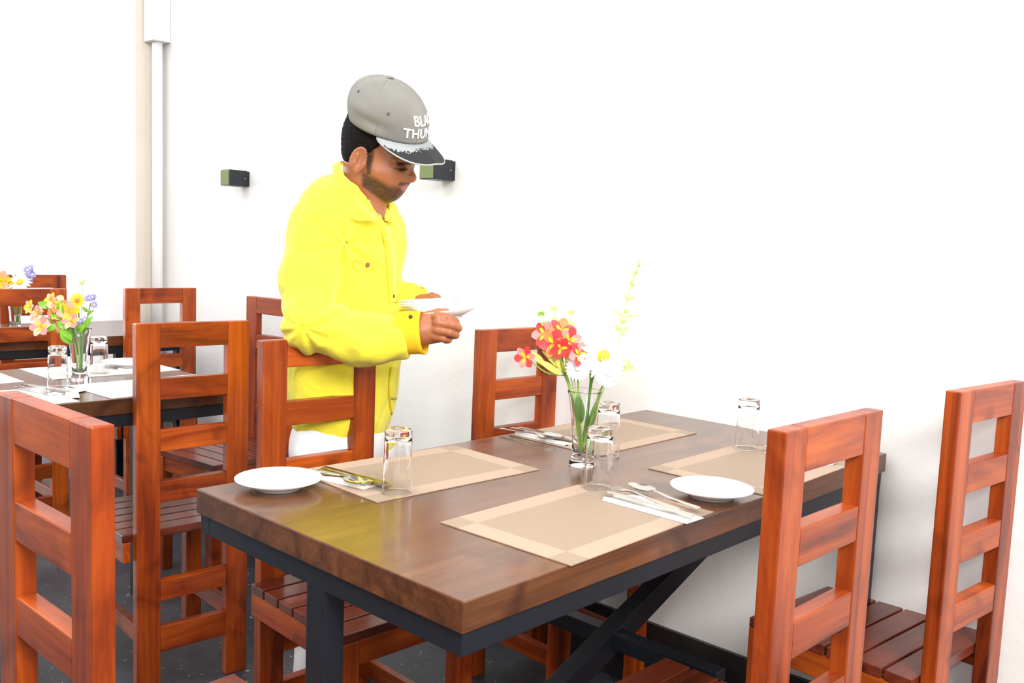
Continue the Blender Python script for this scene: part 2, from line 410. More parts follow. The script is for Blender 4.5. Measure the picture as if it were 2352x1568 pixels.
def spoon_mb():
    mb = MB(); flat_strip(mb, HST)
    n, m = 16, 6; cx, cy, a, b = .052, 0, .031, .0185; vs = []; fs = []
    for side in (0, 1):
        base = len(vs)
        for j in range(m+1):
            rr = j/m
            for k in range(n):
                an = 2*math.pi*k/n; egg = 1-.12*math.cos(an)
                vs.append((cx+a*rr*math.cos(an), cy+b*egg*rr*math.sin(an), .0068-.0062*(1-rr*rr)+(.0012 if side else 0)))
        for j in range(m):
            for k in range(n): fs.append((base+j*n+k, base+j*n+(k+1) % n, base+(j+1)*n+(k+1) % n, base+(j+1)*n+k))
    o2 = (m+1)*n
    for k in range(n): fs.append((m*n+k, m*n+(k+1) % n, o2+m*n+(k+1) % n, o2+m*n+k))
    mb.add(vs, fs); return mb
def knife_mb():
    mb = MB(); flat_strip(mb, [(-.092, .0055, .001), (-.086, .0070, .001), (-.04, .0062, .0014), (-.010, .0050, .0018), (.0, .0055, .0016), (.012, .0085, .0012), (.060, .0095, .001), (.085, .0070, .001), (.096, .0010, .001)], .0022)
    return mb
CUT = {}
def cutlery(kind, x, y, z, rz, label, g, tilt=0):
    if kind not in CUT:
        mb = {'fork': fork_mb, 'spoon': spoon_mb, 'knife': knife_mb}[kind]()
        o = mb.build(kind, CHROME, smooth=True, weld=True)
        es = o.modifiers.new('e', 'EDGE_SPLIT'); es.split_angle = math.radians(50); CUT[kind] = o
    else:
        o = CUT[kind].copy(); COL.objects.link(o)
    o.location = (S*x, S*y, z); o.rotation_euler = (0, tilt, rz); tag(o, label, kind, g); return o
def napkin(x, y, rz, label, g, L=.155, W=.034, m=None):
    mb = MB(); n = 9
    # folded strip with a raised long fold and a loose triangular corner
    for (y0, y1, h) in ((-W/2, W/2, .0012), (-W/2+.002, -W/2+.014, .0058)):
        vs = []; fs = []
        for i in range(n):
            t = i/(n-1); x0 = -L/2+L*t; wv = .0006*math.sin(t*9)
            for (yy, z) in ((y0, 0), (y1, 0), (y1, h*.5+wv), ((y0+y1)/2, h+wv), (y0, h+wv)): vs.append((x0, yy, z+.0004))
        for i in range(n-1):
            for k in range(5): fs.append((i*5+k, i*5+(k+1) % 5, (i+1)*5+(k+1) % 5, (i+1)*5+k))
        fs += [tuple(range(5)), tuple((n-1)*5+k for k in range(5))]
        mb.add(vs, fs)
    mb.add([(-L*.45, W/2-.004, .0016), (-L*.02, W/2-.004, .0016), (-L*.30, W/2+.026, .0008), (-L*.42, W/2+.018, .0008),
            (-L*.45, W/2-.004, .0034), (-L*.02, W/2-.004, .0034), (-L*.30, W/2+.026, .0020), (-L*.42, W/2+.018, .0020)],
           [(0, 1, 2, 3), (7, 6, 5, 4), (0, 4, 5, 1), (1, 5, 6, 2), (2, 6, 7, 3), (3, 7, 4, 0)])
    o = mb.build('paper_napkin', m or PAPER, smooth=False); o.location = (S*x, S*y, ZT+.0022); o.rotation_euler = (0, 0, rz)
    tag(o, label, 'napkin', g); return o
GN = 'paper napkins under the cutlery'; GF = 'forks on the near table'; GS = 'spoons on the near table'; GK = 'knives on the near table'
zc = ZT+.0085
# set on the nearest mat (right side)
napkin(-.092, .590, -.012, 'folded white napkin beside the nearest placemat, under the fork and spoon', GN, L=.178, W=.052)
cutlery('fork', -.130, .612, zc+.001, 2.99, 'steel fork lying on the right napkin, its tines left of the spoon bowl', GF)
cutlery('spoon', -.112, .654, zc+.001, 2.985, 'steel spoon on the right napkin, nearest the right plate', GS)
cutlery('knife', -.098, .588, zc+.001, 3.12, 'steel knife at the edge of the nearest placemat', GK)
# set in front of the man (left side)
napkin(-.632, .246, .20, 'folded white napkin between the left plate and the placemat', GN)
cutlery('spoon', -.624, .234, zc, .17, 'steel spoon tinted gold beside the left plate', GS)
cutlery('fork', -.614, .258, zc, .06, 'steel fork on the left napkin, beside the upturned glass', GF)
cutlery('knife', -.618, .280, zc-.001, .09, 'steel knife furthest from the left plate, pointing at the glass', GK)
# behind the vase
napkin(-.648, .905, .0, 'folded white napkin behind the vase, beside the back placemat', GN)
cutlery('fork', -.690, .885, zc, .02, 'steel fork on the napkin behind the vase', GF)
cutlery('spoon', -.680, .915, zc, .0, 'steel spoon on the napkin behind the vase', GS)
cutlery('knife', -.668, .940, zc-.001, .0, 'steel knife on the napkin behind the vase', GK)
# far right, behind the orange chair
napkin(-.115, 1.262, math.pi, 'folded white napkin near the wall, seen behind the orange chair', GN)
cutlery('fork', -.120, 1.285, zc, math.pi, 'steel fork near the wall, seen through the orange chair back', GF)
cutlery('spoon', -.118, 1.258, zc, math.pi, 'steel spoon near the wall, beside the far right glass', GS)
# left table
GN2 = 'napkins on the left table'
napkin(-2.03, .165, .2, 'white napkin left of the glass on the left table', GN2)
napkin(-1.95, .225, -.35, 'white napkin on the edge of the left table below the glass', GN2)
napkin(-2.27, .575, .25, 'white napkin beside the plate on the left table', GN2)
cutlery('knife', -2.04, .185, zc, .35, 'knife on the napkin left of the glass on the left table', 'cutlery on the left table')
cutlery('fork', -2.02, .145, zc, .2, 'fork on the napkin left of the glass on the left table', 'cutlery on the left table')
cutlery('fork', -2.30, .560, zc, .2, 'fork beside the plate on the left table', 'cutlery on the left table')
# ---------------------------------------------------------------- vases and flowers
EXv = Vector((math.cos(YAW), math.sin(YAW), 0)); ETv = Vector((math.sin(YAW), -math.cos(YAW), 0))
def AP(anchor, px, py, t=0.):
    """point over the table on the vertical plane through anchor, t metres nearer the camera"""
    d = Vector(CF+CR*(px-1176)/FPX+CD*(py-784)/FPX); k = (t-(CAMP-anchor).dot(ETv))/d.dot(ETv); return CAMP+d*k
def vase_mb():
    H_ = .158; r = [(.0250, 0), (.0262, .004), (.0255, .012), (.0215, .020), (.0205, .026), (.0215, .045), (.0245, .085), (.0300, .130), (.0345, H_-.006), (.0352, H_-.0012), (.0351, H_-.0003), (.0346, H_)]
    i_ = [(.0341, H_-.0003), (.0338, H_-.0012), (.0330, H_-.006), (.0284, .130), (.0229, .085), (.0199, .045), (.0185, .030), (.010, .0265), (.0002, .026)]
    mb = MB(); mb.lathe([(.0002, .003), (.012, .002), (.022, .0)]+r+i_, 56); return mb
vase0 = vase_mb().build('glass_vase', GLASS, smooth=True, weld=True)
GREEN = mat('fresh_stem', (.22, .42, .045), .5, Subsurface_Weight=0.)[0]
DGREEN = mat('deep_leaf', (.10, .26, .035), .45)[0]
YGREEN = mat('yellow_green_bud', (.62, .60, .10), .5)[0]
LGREEN = mat('pale_leaf', (.50, .66, .22), .5)[0]
PET = {k: mat('petal_'+k, c, .55)[0] for k, c in dict(red=(.80, .045, .050), orange=(.85, .22, .06), yellow=(.90, .62, .03), pink=(.80, .28, .24), white=(.92, .92, .90), lilac=(.83, .74, .86), peach=(.84, .50, .33), purple=(.33, .30, .62)).items()}
def basis(n):
    n = Vector(n).normalized(); return n.to_track_quat('Z', 'Y').to_matrix()
def petal(mb, c, Q, az, L, W, lift, curl, mi=0, sharp=1.):
    ca_, sa_ = math.cos(az), math.sin(az); n = 7; vs = []; fs = []
    for i in range(n):
        t = i/(n-1); r = L*t; w = W*math.sin(math.pi*min(1, (t*.92+.04)))**.8*(1-.35*(1-t)*sharp); z = lift*L*t+curl*L*t*t
        for k, s in enumerate((-1, 0, 1)):
            p = Vector((r*ca_-s*w*sa_, r*sa_+s*w*ca_, z-(.12*W if s == 0 else 0)))
            vs.append(Vector(c)+Q @ p)
    for i in range(n-1):
        for k in range(2): fs.append((i*3+k, i*3+k+1, (i+1)*3+k+1, (i+1)*3+k))
    mb.add(vs, fs, mi)
def leaf(mb, a, b, W, up=(0, 0, 1), bend=.15, mi=0):
    a, b = Vector(a), Vector(b); d = b-a; L = d.length; s = d.cross(Vector(up)).normalized(); u = s.cross(d).normalized(); n = 9; vs = []; fs = []
    for i in range(n):
        t = i/(n-1); w = W*math.sin(math.pi*t)**.75*(1.15-.5*t); c = a+d*t+u*(math.sin(math.pi*t)*bend*L)
        for k in (-1, 0, 1): vs.append(c+s*k*w-u*(.18*w if k == 0 else 0))
    for i in range(n-1):
        for k in range(2): fs.append((i*3+k, i*3+k+1, (i+1)*3+k+1, (i+1)*3+k))
    mb.add(vs, fs, mi)
def bez(pts, n=12):
    pts = [Vector(p) for p in pts]; out = []
    m = len(pts)
    for i in range(n+1):
        t = i/n*(m-1); k = min(int(t), m-2); f = t-k
        p0, p1, p2, p3 = pts[max(k-1, 0)], pts[k], pts[k+1], pts[min(k+2, m-1)]
        out.append(.5*((2*p1)+(p2-p0)*f+(2*p0-5*p1+4*p2-p3)*f*f+(3*p1-p0-3*p2+p3)*f**3))
    return out
def lily(parent, c, n, R, c1='red', c2='orange'):
    Q = basis(n); mb = MB()
    for k in range(6):
        o = k % 2; petal(mb, c, Q, k*math.pi/3+.2, R, R*(.46 if o else .38), .62, -.34, 0 if o else 1)
    mb.build('blossom', [PET[c1], PET[c2]], parent, smooth=True)
    mb = MB()
    for k in range(3): petal(mb, Vector(c)+Q @ Vector((0, 0, .0012)), Q, k*2*math.pi/3+.2, R*.55, R*.16, .62, -.2)
    for k in range(5):
        a = k*1.256; mb.tube([Vector(c), Vector(c)+Q @ Vector((R*.12*math.cos(a), R*.12*math.sin(a), R*.45))], R*.02, 5)
    mb.build('throat', PET['yellow'], parent, smooth=True)
def daisy(parent, c, n, R, col='white', cen='yellow', np_=18, rc=.27, w=.13):
    Q = basis(n); mb = MB()
    for k in range(np_): petal(mb, c, Q, k*2*math.pi/np_, R, R*w, .12+.05*(k % 2), -.10, 0, .4)
    mb.build('petals', PET[col], parent, smooth=True)
    mb = MB(); rr = R*rc
    vs = [Vector(c)+Q @ Vector((rr*math.cos(a)*math.cos(b_), rr*math.sin(a)*math.cos(b_), R*.06+rr*.55*math.sin(b_))) for b_ in np.linspace(0, 1.5, 6) for a in np.linspace(0, 2*math.pi, 17)[:-1]]
    mb.add(vs, [(j*16+i, j*16+(i+1) % 16, (j+1)*16+(i+1) % 16, (j+1)*16+i) for j in range(5) for i in range(16)]); mb.build('flower_center', PET[cen], parent, smooth=True)
def stem(parent, pts, r=.0022, m=None, n=16):
    mb = MB(); mb.tube(bez(pts, n), r, 8); mb.build('stem', m or GREEN, parent, smooth=True)
def leaves(parent, lst, m, name='leaf'):
    for a, b, w in lst:
        mb = MB(); leaf(mb, a, b, w, up=ETv+Vector((0, 0, .3))); mb.build(name, m, parent, smooth=True)
TC = ETv+Vector((0, 0, .15))              # towards the camera, for blossoms facing the viewer
V1 = Vector((S*-.412, S*.769, ZT))
vase0.location = V1; tag(vase0, 'flared clear glass vase holding red and white flowers on the near table', 'vase', 'glass flower vases')
def A1(px, py, t=0.): return AP(V1, px, py, t)
def fl(name, base, label, cat='flower', g='cut flowers in the vase on the near table'):
    o = empty(name, base); tag(o, label, cat, g); return o
class Rel:
    """parts of a flower are built in world space, then kept in place under their empty"""
    def __init__(s, e): s.e = e; s.before = set(bpy.data.objects)
    def done(s):
        for o in bpy.data.objects:
            if o not in s.before and o.parent is s.e and o.type == 'MESH':
                o.data.transform(Matrix.Translation(-s.e.location))
def flower(name, base, label, fn, g='cut flowers in the vase on the near table', cat='flower'):
    e = fl(name, base, label, cat, g); r = Rel(e); fn(e); r.done(); return e
b0 = V1+Vector((0, 0, .030))
def f_red(e):
    j = A1(1298, 862, .0)
    stem(e, [A1(1338, 1040, .004), A1(1322, 950, .004), A1(1310, 895, .005), j], .0026)
    for px, py, t, R, nrm, c1, c2 in ((1270, 788, .02, .030, (.1, 0, .1), 'red', 'orange'), (1288, 762, .0, .029, (.2, 0, .5), 'orange', 'red'), (1306, 782, .01, .028, (.6, 0, .2), 'red', 'pink'),
                                (1252, 768, -.01, .028, (-.6, 0, .35), 'pink', 'red'), (1208, 820, .02, .024, (-.5, 0, .0), 'red', 'pink'), (1328, 814, .025, .026, (.5, 0, .25), 'pink', 'red'), (1287, 798, .03, .024, (.3, 0, -.3), 'red', 'red'), (1272, 764, -.02, .026, (0, 0, .9), 'orange', 'yellow'), (1302, 764, -.02, .024, (.7, 0, .6), 'orange', 'pink')):
        c = A1(px, py, t); n = ETv+EXv*nrm[0]+Vector((0, 0, nrm[2]))
        lily(e, c, n, R, c1, c2)
        stem(e, [j, (j+c)/2+Vector((0, 0, -.012)), c-Vector(n).normalized()*.004], .0015, n=8)
    for a, b in (((1298, 858), (1262, 800)), ((1296, 850), (1244, 806)), ((1290, 862), (1228, 822)), ((1300, 855), (1312, 800)), ((1252, 842), (1222, 806)), ((1262, 815), (1240, 785))):
        leaves(e, [(A1(*a, .005), A1(*b, .01), .0075)], YGREEN, 'bract')
flower('alstroemeria', b0, 'red and orange alstroemeria spray on the left of the near vase', f_red)
def f_daisy(e):
    c = A1(1386, 818, .02); stem(e, [A1(1332, 1045, -.004), A1(1348, 960, -.004), A1(1358, 880, -.004), A1(1372, 840, 0), c-Vector(TC)*.006], .0028, DGREEN); daisy(e, c, TC+EXv*.15, .050)
flower('daisy', b0, 'large white daisy with a yellow center in the near vase', f_daisy)
def f_l1(e):
    c = A1(1328, 845, .03); stem(e, [A1(1340, 1040, .008), A1(1330, 950, .01), A1(1328, 880, .012), c], .0018); daisy(e, c, TC-EXv*.2+Vector((0, 0, -.2)), .027, 'lilac', 'lilac', 22, .25, .16)
flower('aster', b0, 'pale lilac aster low in the middle of the near vase', f_l1)
def f_l2(e):
    c = A1(1398, 856, .03); stem(e, [A1(1334, 1042, .01), A1(1362, 950, .01), A1(1382, 890, .012), c], .0020); daisy(e, c, TC+EXv*.3+Vector((0, 0, -.1)), .031, 'lilac', 'white', 24, .25, .16)
flower('aster', b0, 'pale lilac aster hanging to the right of the near vase', f_l2)
def f_l3(e):
    c = A1(1354, 828, .0); stem(e, [A1(1346, 1044, -.01), A1(1352, 930, -.008), A1(1356, 870, -.005), c], .0020); daisy(e, c, Vector((0, 0, 1))+ETv*.4, .019, 'lilac', 'pink', 18, .3, .16)
flower('aster', b0, 'small pinkish aster between the red flowers and the daisy', f_l3)
def f_tall(e):
    P_ = [(1350, 1040), (1368, 930), (1395, 860), (1418, 790), (1428, 750), (1440, 690), (1452, 650), (1470, 600)]
    stem(e, [A1(*p, -.012) for p in P_], .0013, LGREEN, 28)
    L_ = [((1426, 762), (1402, 748)), ((1426, 762), (1412, 742)), ((1428, 758), (1450, 752)), ((1426, 770), (1440, 765)), ((1432, 728), (1404, 710)), ((1433, 728), (1473, 724)), ((1436, 720), (1446, 708)),
          ((1442, 686), (1430, 676)), ((1443, 688), (1463, 683)), ((1443, 690), (1436, 680)), ((1450, 654), (1446, 642)), ((1451, 658), (1460, 650)), ((1460, 630), (1464, 616)), ((1466, 615), (1470, 598)), ((1458, 636), (1452, 622)), ((1430, 745), (1420, 728)), ((1431, 742), (1442, 734))]
    leaves(e, [(A1(*a, -.012), A1(*b, -.008), .0036) for a, b in L_], LGREEN)
flower('green_sprig', b0, 'tall thin green sprig rising highest from the near vase', f_tall, cat='sprig')
def f_side(e):
    stem(e, [A1(1352, 1040, 0), A1(1378, 920, .0), A1(1400, 870), A1(1425, 852), A1(1460, 848)], .0012, LGREEN)
    leaves(e, [(A1(*a), A1(*b), .0032) for a, b in (((1430, 852), (1458, 849)), ((1440, 848), (1432, 822)), ((1446, 848), (1440, 818)), ((1436, 850), (1428, 828)), ((1450, 848), (1452, 834)), ((1425, 853), (1413, 868)), ((1415, 860), (1420, 880)))], LGREEN)
flower('green_sprig', b0, 'short green sprig sticking out low to the right of the near vase', f_side, cat='sprig')
for k, (tips, lab) in enumerate((((1243, 718), 'thin green sprig above the red flowers, leftmost of three there'), ((1272, 706), 'thin green sprig above the red flowers, between two others'), ((1312, 714), 'thin green sprig above the red flowers, rightmost of three there'))):
    def f_t(e, tips=tips, k=k):
        P_ = [A1(1330+4*k, 1040, -.006*k), A1(1318+4*k, 930, -.008), A1(1302+8*k, 860, -.01), A1(tips[0]+26-14*k, tips[1]+70, -.012), A1(*tips, -.012)]
        stem(e, P_, .0011, LGREEN, 20)
        x, y = tips
        leaves(e, [(A1(x+a, y+b, -.012), A1(x+c, y+d, -.01), w) for a, b, c, d, w in ((0, 6, -8, -2, .006), (0, 6, 7, -3, .005), (8-4*k, 30, 0-3*k, 22, .005), (8-4*k, 34, 18-4*k, 28, .004))], LGREEN if k != 0 else GREEN)
    flower('green_sprig', b0, lab, f_t, cat='sprig')
def f_leaf(e):
    stem(e, [A1(1334, 1040, .006), A1(1330, 980, .008), A1(1322, 930, .01)], .0016)
    leaves(e, [(A1(1334, 975, .008), A1(1326, 896, .012), .011), (A1(1352, 985, .0), A1(1372, 915, .006), .008)], DGREEN)
flower('leafy_stem', b0, 'broad green leaf standing inside the near vase', f_leaf, cat='leaf')

# vase on the left table ------------------------------------------------
V2 = Vector((S*-2.199, S*.345, ZT))
o = vase0.copy(); COL.objects.link(o); o.location = V2; tag(o, 'clear glass vase with peach and blue flowers on the left table', 'vase', 'glass flower vases')
def A2(px, py, t=0.): return AP(V2, px, py, t)
g2 = 'cut flowers in the vase on the left table'; b2 = V2+Vector((0, 0, .03))
def g_main(e):
    j = A2(176, 775, .005); stem(e, [A2(184, 855, .0), A2(182, 815, .002), j, A2(160, 745, .01)], .0032)
    for px, py, R, c1, c2 in ((133, 700, .030, 'peach', 'orange'), (90, 720, .030, 'peach', 'pink'), (95, 750, .032, 'pink', 'peach'), (158, 715, .033, 'peach', 'yellow'), (165, 738, .028, 'pink', 'peach'), (118, 690, .024, 'yellow', 'peach'), (70, 705, .022, 'yellow', 'peach'), (140, 750, .022, 'peach', 'pink'), (130, 718, .024, 'orange', 'yellow')):
        c = A2(px, py, random.uniform(-.02, .03)); n = ETv+EXv*random.uniform(-.7, .4)+Vector((0, 0, random.uniform(-.2, .6))); lily(e, c, n, R, c1, c2)
        stem(e, [j, (j+c)/2, c-Vector(n).normalized()*.003], .0014, n=6)
flower('alstroemeria', b2, 'peach alstroemeria spray in the vase on the left table', g_main, g2)
def g_leaf(e):
    stem(e, [A2(178, 855, .01), A2(174, 800, .012), A2(160, 760, .015)], .0026)
    leaves(e, [(A2(a, b, .02), A2(c, d, .03), w) for a, b, c, d, w in ((118, 706, 86, 694, .012), (140, 728, 142, 688, .013), (150, 745, 165, 782, .017), (165, 790, 140, 752, .017), (175, 765, 198, 745, .014), (130, 745, 104, 762, .012), (145, 730, 114, 722, .012), (160, 755, 130, 738, .012), (190, 760, 215, 725, .010))], mat('bright_leaf', (.20, .48, .03), .4)[0])
flower('leafy_stem', b2, 'bright green leaves spilling over the vase on the left table', g_leaf, g2, 'leaf')
def g_yel(e):
    c = A2(178, 690, .0); stem(e, [A2(186, 855, 0), A2(186, 790, 0), c], .0022, DGREEN); daisy(e, c, TC, .024, 'yellow', 'orange', 14, .3, .18)
flower('daisy', b2, 'small yellow flower at the top of the left table vase', g_yel, g2)
for k, (px, py, lab) in enumerate(((208, 690, 'purple blue statice sprig at the upper right of the left table vase'), (194, 732, 'purple blue statice low on the right of the left table vase'))):
    def g_p(e, px=px, py=py):
        stem(e, [A2(188, 855, -.006), A2(190, 790, -.006), A2(px-4, py+25, -.004), A2(px, py+6, 0)], .002)
        for i in range(6):
            c = A2(px+random.uniform(-11, 11), py+random.uniform(-10, 14), random.uniform(-.01, .02)); daisy(e, c, TC+EXv*random.uniform(-.6, .6)+Vector((0, 0, random.uniform(-.3, .8))), .011, 'purple', 'lilac', 7, .3, .3)
        leaves(e, [(A2(px-8, py+34, 0), A2(px+10, py+22, .01), .006), (A2(px-6, py+26, 0), A2(px-20, py+14, .01), .006)], GREEN)
    flower('statice', b2, lab, g_p, g2)
def g_thin(e):
    stem(e, [A2(186, 855, -.01), A2(186, 760, -.01), A2(187, 700, -.01), A2(188, 655, -.01)], .0009, LGREEN)
    leaves(e, [(A2(188, 655), A2(198, 640), .003), (A2(188, 656), A2(182, 641), .003), (A2(188, 648), A2(204, 640), .002)], LGREEN)
flower('green_sprig', b2, 'thin green stalk rising above the left table flowers', g_thin, g2, 'sprig')
# vase on the furthest table ------------------------------------------
V3 = Vector((S*-3.83, S*.69, ZT))
o = vase0.copy(); COL.objects.link(o); o.location = V3; tag(o, 'clear glass vase on the furthest table, seen through the chair back', 'vase', 'glass flower vases')
def A3(px, py, t=0.): return AP(V3, px, py, t)
g3 = 'cut flowers in the vase on the furthest table'; b3 = V3+Vector((0, 0, .03))
def h_d(e):
    c = A3(46, 648, .02); stem(e, [A3(40, 740), A3(42, 700), c], .003, DGREEN); daisy(e, c, TC+Vector((0, 0, .5)), .055)
flower('daisy', b3, 'white daisy in the vase on the furthest table', h_d, g3)
def h_p(e):
    stem(e, [A3(42, 740), A3(50, 700), A3(66, 650)], .003)
    for i in range(9):
        c = A3(66+random.uniform(-6, 12), 645-i*3.6, random.uniform(-.01, .02)); daisy(e, c, TC+EXv*random.uniform(-.6, .6)+Vector((0, 0, random.uniform(-.3, .8))), .018, 'purple', 'lilac', 7, .3, .3)
flower('statice', b3, 'purple blue flower spike in the vase on the furthest table', h_p, g3)
def h_y(e):
    for x0, y0 in ((5, 645), (12, 655)):
        c = A3(x0, y0, .02); stem(e, [A3(38, 740), A3(32, 700), c], .003); lily(e, c, TC, .045, 'peach', 'yellow')
    leaves(e, [(A3(25, 690), A3(10, 660), .014), (A3(30, 670), A3(45, 632), .008)], LGREEN)
flower('alstroemeria', b3, 'yellow and peach flower at the left edge of the picture', h_y, g3)
# ---------------------------------------------------------------- implicit surfaces (for the man)
def mesh_sdf(f, lo, hi, h):
    lo = np.array(lo); n = np.ceil((np.array(hi)-lo)/h).astype(int)+1
    X, Y, Z = np.meshgrid(*[lo[i]+h*np.arange(n[i]) for i in range(3)], indexing='ij')
    P = np.stack([X, Y, Z], -1).reshape(-1, 3).astype(np.float32)
    V = np.concatenate([f(P[i:i+400000]) for i in range(0, len(P), 400000)]).reshape(n)
    V[0], V[-1] = np.maximum(V[0], .01), np.maximum(V[-1], .01)
    V[:, 0], V[:, -1] = np.maximum(V[:, 0], .01), np.maximum(V[:, -1], .01)
    V[:, :, 0], V[:, :, -1] = np.maximum(V[:, :, 0], .01), np.maximum(V[:, :, -1], .01)
    cs = tuple(k-1 for k in n); acc = np.zeros(cs+(3,)); cnt = np.zeros(cs)
    I = np.stack(np.meshgrid(*[np.arange(k) for k in cs], indexing='ij'), -1).astype(float)
    def sl(o): return tuple(slice(o[i], o[i]+cs[i]) for i in range(3))
    for ax in range(3):
        oth = [i for i in range(3) if i != ax]
        for a in (0, 1):
            for b in (0, 1):
                o = [0, 0, 0]; o[oth[0]] = a; o[oth[1]] = b; o2 = list(o); o2[ax] = 1
                v0, v1 = V[sl(o)], V[sl(o2)]; c = (v0 < 0) != (v1 < 0)
                t = np.where(c, v0/np.where(c, v0-v1, 1), 0)
                q = I+np.array(o); q[..., ax] += t
                acc += q*c[..., None]; cnt += c
    act = cnt > 0; idx = -np.ones(cs, int); idx[act] = np.arange(act.sum())
    verts = lo+h*(acc[act]/cnt[act][:, None]); quads = []
    for ax in range(3):
        a, b = [(1, 2), (2, 0), (0, 1)][ax]
        s0 = [slice(1, cs[i]) for i in range(3)]; s0[ax] = slice(0, cs[ax]); s1 = list(s0); s1[ax] = slice(1, cs[ax]+1)
        v0, v1 = V[tuple(s0)], V[tuple(s1)]; c = (v0 < 0) != (v1 < 0); g = np.argwhere(c)
        off = np.array([s.start for s in s0]); g = g+off; ea = np.zeros(3, int); ea[a] = 1; eb = np.zeros(3, int); eb[b] = 1
        k = [idx[tuple((g-d).T)] for d in (ea*0, ea, ea+eb, eb)]
        q = np.stack(k, 1); flip = v0[tuple((g-off).T)] < 0; q[flip] = q[flip][:, ::-1]; quads.append(q)
    return verts, np.concatenate(quads)
def sm(a, b, k): h = np.clip(.5+.5*(b-a)/k, 0, 1); return b+(a-b)*h-k*h*(1-h)
def smx(a, b, k): return -sm(-a, -b, k)
def cap_(P, a, b, ra, rb=None):
    a = np.array(a, np.float32); b = np.array(b, np.float32); rb = ra if rb is None else rb
    d = b-a; t = np.clip(((P-a)@d)/(d@d+1e-12), 0, 1)
    return np.linalg.norm(P-a-t[:, None]*d, axis=1)-(ra+(rb-ra)*t)
def ell(P, c, r, R=None):
    q = P-np.array(c, np.float32)
    if R is not None: q = q@np.array(R, np.float32).T      # rows of R = local axes
    r = np.array(r, np.float32); k0 = np.linalg.norm(q/r, axis=1); k1 = np.linalg.norm(q/(r*r), axis=1)
    return k0*(k0-1)/np.maximum(k1, 1e-6)
def frame(fwd, up):
    f = np.array(fwd, float); f /= np.linalg.norm(f); u = np.array(up, float); u -= f*(u@f); u /= np.linalg.norm(u)
    return np.array([f, np.cross(u, f), u])                # forward, left, up

# the man's own frame : x = picture right, y = away from the camera, z = up
PA = Vector((S*-1.36, S*.80, 0))
EX = np.array([math.cos(YAW), math.sin(YAW), 0]); ET = np.array([math.sin(YAW), -math.cos(YAW), 0])
PO = np.array(PA)
def LP(px, py, t=0.0):
    d = CF+CR*(px-1176)/FPX+CD*(py-784)/FPX; o = np.array(CAMP)
    k = (t-(o-PO)@ET)/(d@ET); w = o+k*d-PO
    return np.array([w@EX, -t, w[2]])
man = empty('person', PA, YAW)
tag(man, 'standing man in a yellow shirt and grey cap, looking down, holding white plates', 'person')

def make_obj(name, verts, quads, mats, parent, matf=None, colf=None, smooth=True, it=0):
    me = bpy.data.meshes.new(name); me.from_pydata(verts.tolist(), [], quads.tolist())
    for m in mats: me.materials.append(m)
    if smooth: me.polygons.foreach_set('use_smooth', [True]*len(me.polygons))
    if colf is not None:
        ca = me.color_attributes.new('tint', 'FLOAT_COLOR', 'POINT'); c = np.ones((len(verts), 4)); c[:, :3] = colf(verts)
        ca.data.foreach_set('color', c.ravel())
    me.update(); o = bpy.data.objects.new(name, me); COL.objects.link(o); o.parent = parent
    if it:
        s = o.modifiers.new('s', 'SMOOTH'); s.factor = .5; s.iterations = it
    return o
def vcol_mat(name, rough, sss=0, **kw):
    m, nt, b = mat(name, (.5, .5, .5), rough, **kw)
    a = nd(nt, 'ShaderNodeAttribute', attribute_name='tint'); nt.links.new(a.outputs['Color'], b.inputs['Base Color'])
    if sss: b.inputs['Subsurface Weight'].default_value = sss; b.inputs['Subsurface Scale'].default_value = .008; b.inputs['Subsurface Radius'].default_value = (1, .35, .2)
    return m
def nz(P, s, seed=0.): # cheap smooth value noise for arrays
    x, y, z = (P*s+seed).T
    return (np.sin(x*1.7+1.3*np.sin(y*1.1+z*.7))+np.sin(y*2.1+1.7*np.sin(z*1.3-x*.9))+np.sin(z*1.9+1.1*np.sin(x*1.5+y*.6)))/3

HT = .06                                   # head mid-plane towards the camera
ang = math.radians(17)
FW2 = np.array([math.cos(ang), -math.sin(ang)])    # horizontal facing (x, y) : right and slightly to the camera
SD2 = np.array([-math.sin(ang), -math.cos(ang)])   # his right side (towards the camera)
UPX = 1/860.                               # metre per photo pixel at the head
def hp(px, py, side):
    """profile landmark: photo position px,py of a mid-line point, moved sideways (m, + = his right, towards camera)"""
    p = LP(px, py, HT)
    # mid-line points further forward lie nearer the camera
    a0 = LP(878, py, HT)[0]; fwd = (p[0]-a0)/FW2[0]
    return np.array([a0+FW2[0]*fwd+SD2[0]*side, -HT+FW2[1]*fwd+SD2[1]*side, p[2]])
def hs(px, py, side):
    """landmark already on the visible side: picture position px,py at sideways offset side"""
    p = LP(px, py, HT); a0 = LP(878, py, HT)[0]
    fwd = (p[0]-a0-SD2[0]*side)/FW2[0]
    return np.array([p[0], -HT+FW2[1]*fwd+SD2[1]*side, p[2]])
F3 = np.array([FW2[0], FW2[1], 0.]); S3 = np.array([SD2[0], SD2[1], 0.]); Z3 = np.array([0, 0, 1.])
tilt = math.radians(22)
HF = math.cos(tilt)*F3-math.sin(tilt)*Z3; HU = math.sin(tilt)*F3+math.cos(tilt)*Z3
HR = frame(HF, HU)
skc = hp(872, 312, 0); skr = (.095, .076, .112)
